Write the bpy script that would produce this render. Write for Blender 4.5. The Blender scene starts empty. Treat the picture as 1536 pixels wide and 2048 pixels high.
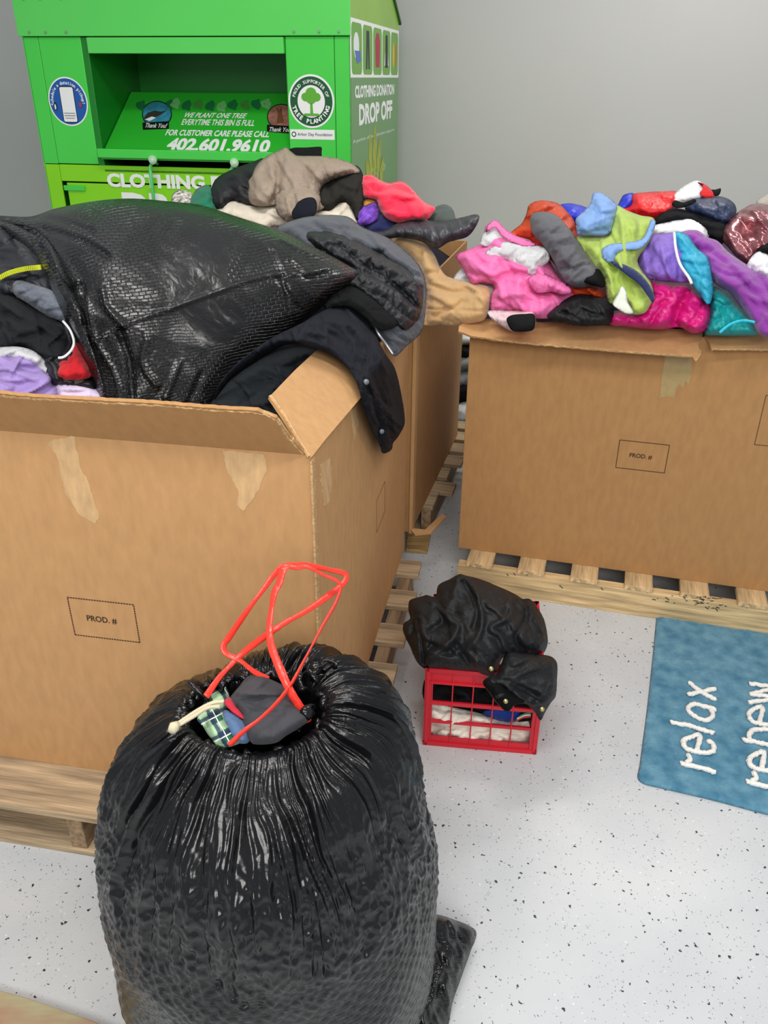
import bpy, bmesh, math, random
import numpy as np
from mathutils import Vector, Matrix, geometry

# ------------------------------------------------------------------ camera
F=1644.2; TH=math.radians(27.9); HC=1.6; ROLL=math.radians(.345)
scene=bpy.context.scene
COL=scene.collection
cam_d=bpy.data.cameras.new('camera'); cam=bpy.data.objects.new('camera',cam_d); COL.objects.link(cam)
cam_d.sensor_fit='HORIZONTAL'; cam_d.sensor_width=36; cam_d.lens=36*F/1536
cam.matrix_world=Matrix.Translation((0,0,HC))@Matrix.Rotation(math.pi/2-TH,4,'X')@Matrix.Rotation(ROLL,4,'Z')
cam_d.clip_start=.05
scene.camera=cam
CAM=np.array([0,0,HC])

# ------------------------------------------------------------------ light and exposure
scene.view_settings.view_transform='Standard'; scene.view_settings.look='None'
scene.view_settings.gamma=1; scene.view_settings.use_curve_mapping=False
scene.view_settings.exposure=0.0
w=bpy.data.worlds.new('world'); scene.world=w; w.use_nodes=True
w.node_tree.nodes['Background'].inputs[0].default_value=(.92,.96,1,1)
w.node_tree.nodes['Background'].inputs[1].default_value=.40
def area(name,loc,size,sizey,power,rot=(0,0,0),col=(1,.97,.93)):
    l=bpy.data.lights.new(name,'AREA'); l.shape='RECTANGLE'; l.size=size; l.size_y=sizey; l.energy=power; l.color=col
    o=bpy.data.objects.new(name,l); COL.objects.link(o); o.location=loc; o.rotation_euler=rot
    return o
area('ceiling_and_fill_light',(-.75,.35,3.0),1.3,.16,24)
area('ceiling_and_fill_light',(.75,.35,3.0),1.3,.16,24)
area('ceiling_and_fill_light',(-.4,2.4,3.1),1.3,.3,26)
area('ceiling_and_fill_light',(1.6,3.9,3.1),1.3,.6,34)
area('ceiling_and_fill_light',(-1.4,-.2,2.9),.25,1.3,14)
area('ceiling_and_fill_light',(.2,-2.3,2.9),2.4,1.2,95,rot=(math.radians(48),0,0))  # no real fixture: fill added behind the camera to brighten upright faces

# ------------------------------------------------------------------ pixel helpers (points of the photograph to points in the room)
def ray(u,v):
    x=(u-768)/F; y=-(v-1024)/F
    c,s=math.cos(ROLL),math.sin(ROLL)
    x,y=c*x-s*y,s*x+c*y
    return np.array([x,math.cos(TH)+y*math.sin(TH),-math.sin(TH)+y*math.cos(TH)])
def atz(u,v,z=0.):
    R=ray(u,v); return CAM+R*((z-HC)/R[2])
def aty(u,v,Y):
    R=ray(u,v); return CAM+R*(Y/R[1])
def onplane(u,v,P0,n):
    R=ray(u,v); n=np.array(n,float); return CAM+R*(((np.array(P0)-CAM)@n)/(R@n))
class Frame:          # a vertical frame: x along the front, y into the depth, z up
    def __init__(s,x,y,deg):
        a=math.radians(deg); s.o=np.array([x,y,0.]); s.d=np.array([math.cos(a),math.sin(a),0]); s.q=np.array([-math.sin(a),math.cos(a),0]); s.a=a
    def w(s,x,y,z): return s.o+s.d*x+s.q*y+np.array([0,0,z])
    def l(s,P): P=np.array(P)-s.o; return np.array([P@s.d,P@s.q,P[2]])
    def front(s,u,v,y=0): return s.l(onplane(u,v,s.w(0,y,0),s.q))
    def side(s,u,v,x=0): return s.l(onplane(u,v,s.w(x,0,0),s.d))

# ------------------------------------------------------------------ materials
def lin(c):
    return tuple(((x/255)/12.92 if x/255<=.04045 else ((x/255+.055)/1.055)**2.4) for x in c)
MATS={}
def mat(name,rgb,rough=.6,var=.0,vscale=8.,bump=0.,bscale=300.,metal=0.,sheen=0.,coat=0.,stretch=(1,1,1),spec=.5,rgb2=None,wr=0.,wrs=22.):
    if name in MATS: return MATS[name]
    m=bpy.data.materials.new(name); m.use_nodes=True; nt=m.node_tree; b=nt.nodes['Principled BSDF']
    c=lin(rgb)
    b.inputs['Base Color'].default_value=(*c,1); b.inputs['Roughness'].default_value=rough; b.inputs['Metallic'].default_value=metal
    b.inputs['Sheen Weight'].default_value=sheen; b.inputs['Coat Weight'].default_value=coat; b.inputs['Specular IOR Level'].default_value=spec
    if var or bump:
        tc=nt.nodes.new('ShaderNodeTexCoord'); mp=nt.nodes.new('ShaderNodeMapping'); mp.inputs['Scale'].default_value=stretch
        nt.links.new(tc.outputs['Object'],mp.inputs[0])
    if var:
        n=nt.nodes.new('ShaderNodeTexNoise'); n.inputs['Scale'].default_value=vscale; n.inputs['Detail'].default_value=6
        nt.links.new(mp.outputs[0],n.inputs[0])
        r=nt.nodes.new('ShaderNodeValToRGB'); e=r.color_ramp.elements
        c2=lin(rgb2) if rgb2 else tuple(x*(1-var) for x in c)
        e[0].position=.3; e[0].color=(*c2,1); e[1].position=.7; e[1].color=(*[min(1,x*(1+var*.5)) for x in c],1)
        nt.links.new(n.outputs[0],r.inputs[0]); nt.links.new(r.outputs[0],b.inputs['Base Color'])
    if bump:
        n=nt.nodes.new('ShaderNodeTexNoise'); n.inputs['Scale'].default_value=bscale; n.inputs['Detail'].default_value=4
        nt.links.new(mp.outputs[0],n.inputs[0])
        bp=nt.nodes.new('ShaderNodeBump'); bp.inputs['Strength'].default_value=bump; bp.inputs['Distance'].default_value=.004
        nt.links.new(n.outputs[0],bp.inputs['Height']); nt.links.new(bp.outputs[0],b.inputs['Normal'])
    if wr:
        tc=nt.nodes.new('ShaderNodeTexCoord'); nz=nt.nodes.new('ShaderNodeTexNoise'); nz.inputs['Scale'].default_value=wrs; nz.inputs['Detail'].default_value=2.5; nz.inputs['Distortion'].default_value=.6
        nt.links.new(tc.outputs['Object'],nz.inputs[0]); q=nt.nodes.new('ShaderNodeMath'); q.operation='SUBTRACT'; q.inputs[1].default_value=.5; nt.links.new(nz.outputs[0],q.inputs[0])
        q2=nt.nodes.new('ShaderNodeMath'); q2.operation='ABSOLUTE'; nt.links.new(q.outputs[0],q2.inputs[0]); b2=nt.nodes.new('ShaderNodeBump'); b2.inputs['Strength'].default_value=wr; b2.inputs['Distance'].default_value=.03; b2.invert=True
        nt.links.new(q2.outputs[0],b2.inputs['Height'])
        if bump: nt.links.new(bp.outputs[0],b2.inputs['Normal'])
        nt.links.new(b2.outputs[0],b.inputs['Normal'])
    MATS[name]=m; return m
def fab(name,rgb,**k):
    if max(rgb)<64: k.setdefault('sheen',.0); k.setdefault('spec',.14); k.setdefault('var',.05); rgb=tuple(c*.82 for c in rgb)
    k.setdefault('rough',.85); k.setdefault('var',.14); k.setdefault('vscale',25); k.setdefault('bump',.25); k.setdefault('bscale',260); k.setdefault('sheen',.12); k.setdefault('spec',.25); k.setdefault('wr',.2)
    return mat(name,rgb,**k)
def nyl(name,rgb,**k):
    if max(rgb)<64: k.setdefault('spec',.3); k.setdefault('var',.04); rgb=tuple(c*.82 for c in rgb)
    k.setdefault('rough',.42); k.setdefault('var',.08); k.setdefault('vscale',20); k.setdefault('bump',.22); k.setdefault('bscale',60); k.setdefault('spec',.4); k.setdefault('wr',.25); k.setdefault('wrs',26)
    return mat(name,rgb,**k)

# ------------------------------------------------------------------ object helpers
def tag(o,label,cat,group=None,kind=None):
    o['label']=label
    if cat: o['category']=cat
    if group: o['group']=group
    if kind: o['kind']=kind
    return o
def structure(o,label=None):
    o['kind']='structure'
    if label: o['label']=label
    return o
def empty(name,loc,rz=0):
    o=bpy.data.objects.new(name,None); COL.objects.link(o); o.location=loc; o.rotation_euler=(0,0,rz); o.empty_display_size=.05
    bpy.context.view_layer.update(); return o
def link(name,V,Fc,m,parent=None,smooth=False,uv=None,world=True,mats=None,midx=None):
    """one mesh object from verts (world or parent-local) and faces, its origin at its own middle"""
    V=np.array(V,float)
    if parent is not None and world:
        M=np.array(parent.matrix_world.inverted()); V=V@M[:3,:3].T+M[:3,3]
    c=V.mean(0) if not(parent is None and not world) else np.zeros(3)
    if parent is None: c[2]=V[:,2].min()
    me=bpy.data.meshes.new(name); me.from_pydata((V-c).tolist(),[],[list(map(int,f)) for f in Fc])
    for mm in (mats or [m]): me.materials.append(mm)
    if midx is not None: me.polygons.foreach_set('material_index',np.array(midx,dtype=np.int32))
    if smooth: me.polygons.foreach_set('use_smooth',[True]*len(me.polygons))
    if uv is not None:
        ul=me.uv_layers.new(name='UVMap'); li=np.zeros(len(me.loops),dtype=np.int32); me.loops.foreach_get('vertex_index',li)
        ul.data.foreach_set('uv',np.array(uv,float)[li].ravel())
    me.update()
    o=bpy.data.objects.new(name,me); COL.objects.link(o); o.location=c
    if parent is not None: o.parent=parent
    bpy.context.view_layer.update()
    return o
class MB:
    def __init__(s): s.V=[]; s.F=[]
    def add(s,V,Fc):
        n=len(s.V); s.V+= [tuple(map(float,v)) for v in V]; s.F+=[[i+n for i in f] for f in Fc]
    def box(s,x0,x1,y0,y1,z0,z1,fr=None):
        P=[(x0,y0,z0),(x1,y0,z0),(x1,y1,z0),(x0,y1,z0),(x0,y0,z1),(x1,y0,z1),(x1,y1,z1),(x0,y1,z1)]
        if fr: P=[fr.w(*p) for p in P]
        s.add(P,[(0,3,2,1),(4,5,6,7),(0,1,5,4),(1,2,6,5),(2,3,7,6),(3,0,4,7)])
    def slab(s,P,t,n=None):
        """planar polygon P thickened by t along its normal (or n)"""
        P=[np.array(p,float) for p in P]
        if n is None:
            n=np.zeros(3)
            for i in range(len(P)): n+=np.cross(P[i],P[(i+1)%len(P)])
            n/=np.linalg.norm(n)
        n=np.array(n,float); k=len(P)
        s.add(P+[p+n*t for p in P],[list(range(k))[::-1],list(range(k,2*k))]+[(i,(i+1)%k,(i+1)%k+k,i+k) for i in range(k)])
    def tube(s,P,r,n=10,closed=False,caps=True,flat=1.,up=(0,0,1)):
        P=[np.array(p,float) for p in P]; k=len(P); rr=r if hasattr(r,'__len__') else [r]*k; V=[]
        prev=None
        for i in range(k):
            t=P[(i+1)%k]-P[i-1] if closed else P[min(i+1,k-1)]-P[max(i-1,0)]
            t/=np.linalg.norm(t)+1e-9
            if prev is None:
                a=np.cross(t,np.array(up,float)); 
                if np.linalg.norm(a)<.1: a=np.cross(t,[1,0,0])
            else: a=prev-t*(prev@t)
            a/=np.linalg.norm(a)+1e-9; prev=a; b=np.cross(t,a)
            for j in range(n):
                an=2*math.pi*j/n; V.append(P[i]+rr[i]*(a*math.cos(an)+b*math.sin(an)*flat))
        Fc=[]
        for i in range(k if closed else k-1):
            for j in range(n):
                i2=(i+1)%k; Fc.append((i*n+j,i*n+(j+1)%n,i2*n+(j+1)%n,i2*n+j))
        if caps and not closed: Fc+= [list(range(n))[::-1],list(range((k-1)*n,k*n))]
        s.add(V,Fc)
    def build(s,name,m,parent=None,smooth=False,bevel=0,world=True):
        o=link(name,s.V,s.F,m,parent,smooth,world=world)
        if bevel:
            b=o.modifiers.new('bevel','BEVEL'); b.width=bevel; b.segments=2; b.limit_method='ANGLE'
        return o

# ------------------------------------------------------------------ noise
_rs=np.random.RandomState(7); _perm=_rs.permutation(256); _perm=np.concatenate([_perm,_perm,_perm])
_g=_rs.normal(size=(256,2)); _g/=np.linalg.norm(_g,axis=1)[:,None]
def pn(x,y,seed=0):
    x=np.asarray(x,float)+seed*17.31; y=np.asarray(y,float)+seed*9.77
    xi=np.floor(x).astype(int); yi=np.floor(y).astype(int); xf=x-xi; yf=y-yi
    u=xf*xf*xf*(xf*(xf*6-15)+10); v=yf*yf*yf*(yf*(yf*6-15)+10)
    def gr(i,j,a,b):
        g=_g[_perm[_perm[i&255]+(j&255)]]; return g[...,0]*a+g[...,1]*b
    n00=gr(xi,yi,xf,yf); n10=gr(xi+1,yi,xf-1,yf); n01=gr(xi,yi+1,xf,yf-1); n11=gr(xi+1,yi+1,xf-1,yf-1)
    return 1.45*((n00*(1-u)+n10*u)*(1-v)+(n01*(1-u)+n11*u)*v)
def fbm(x,y,o=3,seed=0):
    s=0;a=1
    for i in range(o): s=s+a*pn(x*2**i,y*2**i,seed+i*3); a*=.5
    return s
def folds(x,y,seed=0):
    """cloth-like folds: soft swells cut by sharp creases, in units of the fold length"""
    wx=x+.55*pn(x*.7,y*.7,seed+11); wy=y+.55*pn(x*.7,y*.7,seed+23)
    a=1-2*np.abs(pn(wx,wy,seed)); b=1-2*np.abs(pn(wx*1.9+3,wy*1.9,seed+5)); e=1-2*np.abs(pn(wx*3.9,wy*3.9+7,seed+15)); c=pn(wx*.5,wy*.5,seed+9)
    return .7*(a-.3)+.35*(b-.3)*(.6+.5*c)+.1*e+.7*c

# ------------------------------------------------------------------ soft things from an outline
def S(ox,oy,k,pts): return [(ox+x/k,oy+y/k) for x,y in pts]
def spline_closed(P,step,smooth=True):
    P=[np.array(p,float) for p in P]; n=len(P); out=[]
    for i in range(n):
        p0,p1,p2,p3=P[i-1],P[i],P[(i+1)%n],P[(i+2)%n]; L=np.linalg.norm(p2-p1); k=max(1,int(round(L/step)))
        for j in range(k):
            t=j/k
            if smooth:
                m1=(p2-p0)*.5; m2=(p3-p1)*.5
                lim=L; 
                for m in (m1,m2):
                    l=np.linalg.norm(m)
                    if l>lim: m*=lim/l
                q=(2*t**3-3*t*t+1)*p1+(t**3-2*t*t+t)*m1+(-2*t**3+3*t*t)*p2+(t**3-t*t)*m2
            else: q=p1*(1-t)+p2*t
            out.append(q)
    return np.array(out)
def spline_open(P,step):
    P=[np.array(p,float) for p in P]; out=[]
    n=len(P)
    for i in range(n-1):
        p1,p2=P[i],P[i+1]; p0=P[max(i-1,0)]; p3=P[min(i+2,n-1)]; L=np.linalg.norm(p2-p1); k=max(1,int(round(L/step)))
        m1=(p2-p0)*.5; m2=(p3-p1)*.5
        for j in range(k):
            t=j/k; out.append((2*t**3-3*t*t+1)*p1+(t**3-2*t*t+t)*m1+(-2*t**3+3*t*t)*p2+(t**3-t*t)*m2)
    out.append(P[-1]); return np.array(out)
def segdist(Q,A,B):
    d=np.full(len(Q),1e9)
    for a,b in zip(A,B):
        ab=b-a; t=np.clip(((Q-a)@ab)/(ab@ab+1e-9),0,1); e=Q-(a+t[:,None]*ab); d=np.minimum(d,np.hypot(e[:,0],e[:,1]))
    return d
def inside(Q,P):
    r=np.zeros(len(Q),bool); n=len(P); x,y=Q[:,0],Q[:,1]
    for i in range(n):
        a,b=P[i],P[(i+1)%n]
        if a[1]==b[1]: continue
        c=((a[1]>y)!=(b[1]>y))&(x<(b[0]-a[0])*(y-a[1])/(b[1]-a[1])+a[0]); r^=c
    return r
def yfield(anch):
    """depth over the picture from a few anchors (u,v,Y): a plane for 3, a thin plate for more"""
    A=np.array(anch,float)
    if len(A)==1: return lambda u,v: np.full(len(u),A[0,2])
    if len(A)==2:
        d=A[1,:2]-A[0,:2]
        return lambda u,v: A[0,2]+(A[1,2]-A[0,2])*(((u-A[0,0])*d[0]+(v-A[0,1])*d[1])/(d@d))
    if len(A)==3:
        M=np.c_[A[:,:2],np.ones(3)]; k=np.linalg.solve(M,1/A[:,2]); return lambda u,v: 1/(k[0]*u+k[1]*v+k[2])
    s=200.; X=A[:,:2]/s; n=len(A)
    def ph(r): return np.where(r>1e-9,r*r*np.log(r+1e-12),0)
    K=ph(np.linalg.norm(X[:,None]-X[None],axis=2)); P=np.c_[X,np.ones(n)]
    M=np.block([[K+np.eye(n)*.02,P],[P.T,np.zeros((3,3))]]); c=np.linalg.lstsq(M,np.r_[A[:,2],0,0,0],rcond=None)[0]
    def f(u,v):
        Q=np.c_[u,v]/s; return ph(np.linalg.norm(Q[:,None]-X[None],axis=2))@c[:n]+np.c_[Q,np.ones(len(Q))]@c[n:]
    return f
def slope_plane(fr,z0,deg,y0=0):
    """plane through a box's front rim rising to the back"""
    a=math.radians(deg); P0=fr.w(0,y0,z0); n=-fr.q*math.sin(a)+np.array([0,0,math.cos(a)])
    def f(u,v):
        out=np.zeros(len(u))
        for i in range(len(u)):
            R=ray(u[i],v[i]); t=((P0-CAM)@n)/(R@n); out[i]=R[1]*t
        return out
    return f
def buckle(P,E,tc,d,R,T,grow,its,bend,seed,Q,wl,ang,an):
    """let the cloth be larger than its outline: stretched edges push it out into folds and creases"""
    key=E.min(1)*len(P)+E.max(1); _,ix=np.unique(key,return_index=True); E2=E[ix]; i,j=E2[:,0],E2[:,1]; n=len(P)
    X=(Q[:,0]*math.cos(ang)+Q[:,1]*math.sin(ang))/(wl*an); Y=(-Q[:,0]*math.sin(ang)+Q[:,1]*math.cos(ang))/wl
    g=grow*(.75+.6*pn(X*.6,Y*.6,seed+70)); e0=P[j]-P[i]; L0=np.linalg.norm(e0,axis=1)
    # more slack across the run of the folds than along it
    q=Q[j]-Q[i]; l=np.hypot(q[:,0],q[:,1])+1e-9; ac=np.abs(-q[:,0]*math.sin(ang)+q[:,1]*math.cos(ang))/l
    rest=L0*(1+.5*(g[i]+g[j])*(.35+.65*ac if an>1.2 else 1.))
    deg=np.bincount(i,minlength=n)+np.bincount(j,minlength=n)+0.; x=P+tc*(.007*pn(X*1.6,Y*1.6,seed+80))[:,None]
    hold=np.clip(1-d/8.,0,1)[:,None]; lim=np.clip(.02+.3*T,.008,.05)
    for it in range(its):
        v=x[j]-x[i]; L=np.linalg.norm(v,axis=1)+1e-9; c=v*((L-rest)/L*.5)[:,None]
        acc=np.stack([np.bincount(i,weights=c[:,k],minlength=n)-np.bincount(j,weights=c[:,k],minlength=n) for k in range(3)],1)
        x=x+acc/deg[:,None]*2.2
        if it%2==0:
            u=x-P; lap=np.stack([np.bincount(i,weights=u[j,k],minlength=n)+np.bincount(j,weights=u[i,k],minlength=n) for k in range(3)],1)/deg[:,None]-u
            u=u+bend*lap; h=u@tc; t=u-h[:,None]*tc; t*=.93; h=np.where(h>0,lim*np.tanh(h/lim),lim*.9*np.tanh(h/(lim*.9))); x=P+t+h[:,None]*tc; x=x*(1-.5*hold)+P*.5*hold
    return x
def cloth(name,outline,Y,m,label=None,cat=None,group=None,parent=None,T=.05,R=40,fold=.012,wl=.09,ang=0,an=1.,seed=0,lift=0.,step=4.2,smooth=True,
          quilt=None,creases=(),back=.6,sm=12,edgefold=.5,uvs=1.,mats=None,matreg=None,kind=None,hollow=0,grow=.24,its=120,bend=.2,auto=1.):
    """a soft closed thing: outline (photograph pixels) laid at depth Y(u,v), swollen towards and away from its middle, folded"""
    B=spline_closed(outline,step,smooth)
    keep=[0]
    for i in range(1,len(B)):
        if np.linalg.norm(B[i]-B[keep[-1]])>step*.35: keep.append(i)
    B=B[keep]; nb=len(B)
    x0,y0=B.min(0); x1,y1=B.max(0); rs=np.random.RandomState(seed+3)
    xs=np.arange(x0,x1,step); ys=np.arange(y0,y1,step*.866); G=[]
    for j,yy in enumerate(ys): G.append(np.c_[xs+(step/2 if j%2 else 0),np.full(len(xs),yy)])
    G=np.concatenate(G); G+=rs.uniform(-.12,.12,G.shape)*step
    G=G[inside(G,B)]; 
    if len(G): d=segdist(G,B,np.roll(B,-1,0)); G=G[d>step*.55]
    pts=np.concatenate([B,G]) if len(G) else B
    r=geometry.delaunay_2d_cdt([Vector(p) for p in pts],[],[list(range(nb))],1,1e-4)
    V2=np.array([tuple(v) for v in r[0]]); Fc=[tuple(f) for f in r[2]]; n=len(V2)
    # orientation
    f0=np.array(Fc[0][:3]); 
    d=segdist(V2,B,np.roll(B,-1,0)); edge=d<1e-3*step+.01
    Yv=(Y if callable(Y) else yfield(Y))(V2[:,0],V2[:,1])
    RR=np.array([ray(a,b) for a,b in V2]); P=CAM+RR*(Yv/RR[:,1])[:,None]
    C=P.mean(0); tc=CAM-C; D=np.linalg.norm(tc); tc/=D
    if lift: 
        P=P+(CAM-P)*(lift/D)
    q=np.clip(d/R,0,1); h=np.sqrt(np.clip(1-(1-q)**2,0,1))
    E=np.array([(f[i],f[(i+1)%len(f)]) for f in Fc for i in range(len(f))])
    deg=np.bincount(E[:,0],minlength=n)+1e-9
    for _ in range(sm):
        a=np.bincount(E[:,0],weights=h[E[:,1]],minlength=n)/deg; h=np.where(edge,0,.5*h+.5*a)
    k=D/F; a=math.radians(ang); X=(V2[:,0]*math.cos(a)+V2[:,1]*math.sin(a))*k/(wl*an); Yy=(-V2[:,0]*math.sin(a)+V2[:,1]*math.cos(a))*k/wl
    amp=np.clip(edgefold+(1-edgefold)*np.clip(d/(R*.7),0,1),0,1)
    Fd=fold*folds(X,Yy,seed)*amp+fold*.1*pn(X*5,Yy*5,seed+40)*amp
    if hollow: h=-h*hollow
    H=T*h+Fd*np.clip(h if not hollow else q,0,1)**.5
    if quilt:
        qa,qs,qd=quilt; qd*=1.7; a=math.radians(qa); c=(-V2[:,0]*math.sin(a)+V2[:,1]*math.cos(a))*k/qs+.35*pn(X*.5,Yy*.5,seed+60)
        c2=np.abs(np.sin(np.pi*c)); H=H+qd*(c2**.5)*np.clip(d/12,0,1)+qd*.35*pn(X*6,Yy*3,seed+61)*np.clip(d/12,0,1)
    for cp,cd,cw in creases:
        L=spline_open(cp,6); dd=segdist(V2,L[:-1],L[1:]); H=H+cd*np.exp(-(dd/cw)**2)*np.clip(d/6,0,1)
    if auto and grow and not quilt:
        # long folds thrown across the cloth: one steep side, one soft side, fading at both ends
        x_,y_=B[:,0],B[:,1]; ar=abs(np.dot(x_,np.roll(y_,1))-np.dot(y_,np.roll(x_,1)))/2; ncr=int(min(46,auto*ar/1000.)); r2=np.random.RandomState(seed*7+1); cand=V2[d>R*.25] if (d>R*.25).any() else V2
        for _ in range(ncr):
            c0=cand[r2.randint(len(cand))]; th=math.radians(ang)+r2.normal()*.45; kk=r2.normal()*.008; Ln=r2.uniform(45,130)*(.6 if ar<9000 else 1.); pl=[]
            p=c0-np.array([math.cos(th),math.sin(th)])*Ln/2; mc=14
            for q_ in range(mc): pl.append(p); p=p+np.array([math.cos(th),math.sin(th)])*Ln/(mc-1); th+=kk*Ln/(mc-1)
            pl=np.array(pl); best=np.full(len(V2),1e9); sd=np.zeros(len(V2)); tt=np.zeros(len(V2))
            for q_ in range(mc-1):
                a_,b_=pl[q_],pl[q_+1]; ab=b_-a_; t_=np.clip(((V2-a_)@ab)/(ab@ab),0,1); e=V2-(a_+t_[:,None]*ab); dd=np.hypot(e[:,0],e[:,1]); u_=dd<best
                best[u_]=dd[u_]; sd[u_]=np.sign(ab[0]*e[u_,1]-ab[1]*e[u_,0]); tt[u_]=(q_+t_[u_])/(mc-1)
            cw=r2.uniform(4,8.5)*(.75 if ar<9000 else 1); prof=np.where(sd>0,np.exp(-(best/(cw*.6))**2),np.exp(-(best/(cw*1.9))**2))
            H=H+r2.choice([1,1,-1])*r2.uniform(.5,1.)*min(.016,.35*T+fold*.45)*prof*np.sin(np.pi*tt)**.7*np.clip(d/7,0,1)
    front=P+tc*H[:,None]
    if grow and n>150: front=buckle(front,E,tc,d,R,T,grow*(1 if an<1.5 else 1.),its,bend,seed,V2*k,wl,math.radians(ang),an)
    inner=~edge; bidx=np.full(n,-1); bidx[edge]=np.nonzero(edge)[0]; ni=np.nonzero(inner)[0]; bidx[ni]=n+np.arange(len(ni))
    backv=P[ni]-tc*(T*back*np.abs(h[ni])+.003)[:,None]
    V=np.concatenate([front,backv])
    # face winding: make front faces look at the camera
    A,Bv,Cv=front[f0[0]],front[f0[1]],front[f0[2]]; flip=np.cross(Bv-A,Cv-A)@tc<0
    FF=[f[::-1] if flip else f for f in Fc]; FB=[tuple(bidx[i] for i in f)[::-1] for f in FF]
    okF=[f for f in FB if len(set(f))==len(f)]
    faces=FF+okF
    u=np.concatenate([V2,V2[ni]])*k*uvs
    midx=None
    if matreg:
        cen=np.array([V2[list(f)].mean(0) for f in FF]); mi=np.zeros(len(FF),int)
        for j,reg in enumerate(matreg): mi[inside(cen,np.array(spline_closed(reg,6)))]=j+1
        midx=list(mi)+[0]*len(okF)
    o=link(name,V,faces,m,parent,True,uv=u,mats=mats,midx=midx)
    if label: tag(o,label,cat,group,kind)
    return o
def text(s,m,parent,P00,ex,ey,w,h,name='lettering',bold=.0,thick=.0006,shear=0,space=1.):
    """flat letters as wide as w and as tall as h, lower left at P00, along ex and ey (parent-local)"""
    cu=bpy.data.curves.new('t','FONT'); cu.body=s; cu.size=1; cu.offset=bold; cu.extrude=.0; cu.shear=shear; cu.space_character=space; cu.resolution_u=3
    o=bpy.data.objects.new('t',cu); COL.objects.link(o); bpy.context.view_layer.update()
    dg=bpy.context.evaluated_depsgraph_get(); me=bpy.data.meshes.new_from_object(o.evaluated_get(dg))
    V=np.array([v.co[:] for v in me.vertices]); Fc=[tuple(p.vertices) for p in me.polygons]
    bpy.data.objects.remove(o); bpy.data.curves.remove(cu); bpy.data.meshes.remove(me)
    mn,mx=V.min(0),V.max(0); sx=w/(mx[0]-mn[0]) if w else h/(mx[1]-mn[1]); sy=h/(mx[1]-mn[1]) if h else sx
    ex=np.array(ex,float); ey=np.array(ey,float); n=np.cross(ex,ey); n/=np.linalg.norm(n)
    W=np.array(P00)+ (V[:,[0]]-mn[0])*sx*ex+(V[:,[1]]-mn[1])*sy*ey+n*thick
    return link(name,W,Fc,m,parent,world=False)
def arctext(s,m,parent,c,r,a0,a1,h,ex,ey,name='lettering',flip=False,bold=.02):
    """letters round a circle from angle a0 to a1 (degrees)"""
    ex=np.array(ex,float); ey=np.array(ey,float); nrm=np.cross(ex,ey); VV=[];FF=[]
    n=len(s)
    for i,ch in enumerate(s):
        if ch==' ': continue
        a=math.radians(a0+(a1-a0)*(i+.5)/n)
        cu=bpy.data.curves.new('t','FONT'); cu.body=ch; cu.align_x='CENTER'; cu.offset=bold; cu.resolution_u=2
        o=bpy.data.objects.new('t',cu); COL.objects.link(o); bpy.context.view_layer.update()
        me=bpy.data.meshes.new_from_object(o.evaluated_get(bpy.context.evaluated_depsgraph_get()))
        V=np.array([v.co[:] for v in me.vertices]); Fc=[tuple(p.vertices) for p in me.polygons]
        bpy.data.objects.remove(o); bpy.data.curves.remove(cu); bpy.data.meshes.remove(me)
        if not len(V): continue
        k=h/.7; x=V[:,0]*k; y=V[:,1]*k-h/2
        ph=a-math.pi/2 if not flip else a+math.pi/2
        X=r*math.cos(a)+x*math.cos(ph)-y*math.sin(ph); Y=r*math.sin(a)+x*math.sin(ph)+y*math.cos(ph)
        k0=len(VV); VV+=list(np.array(c)+X[:,None]*ex+Y[:,None]*ey+nrm*.0006); FF+=[[j+k0 for j in f] for f in Fc]
    return link(name,VV,FF,m,parent,world=False)

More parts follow.
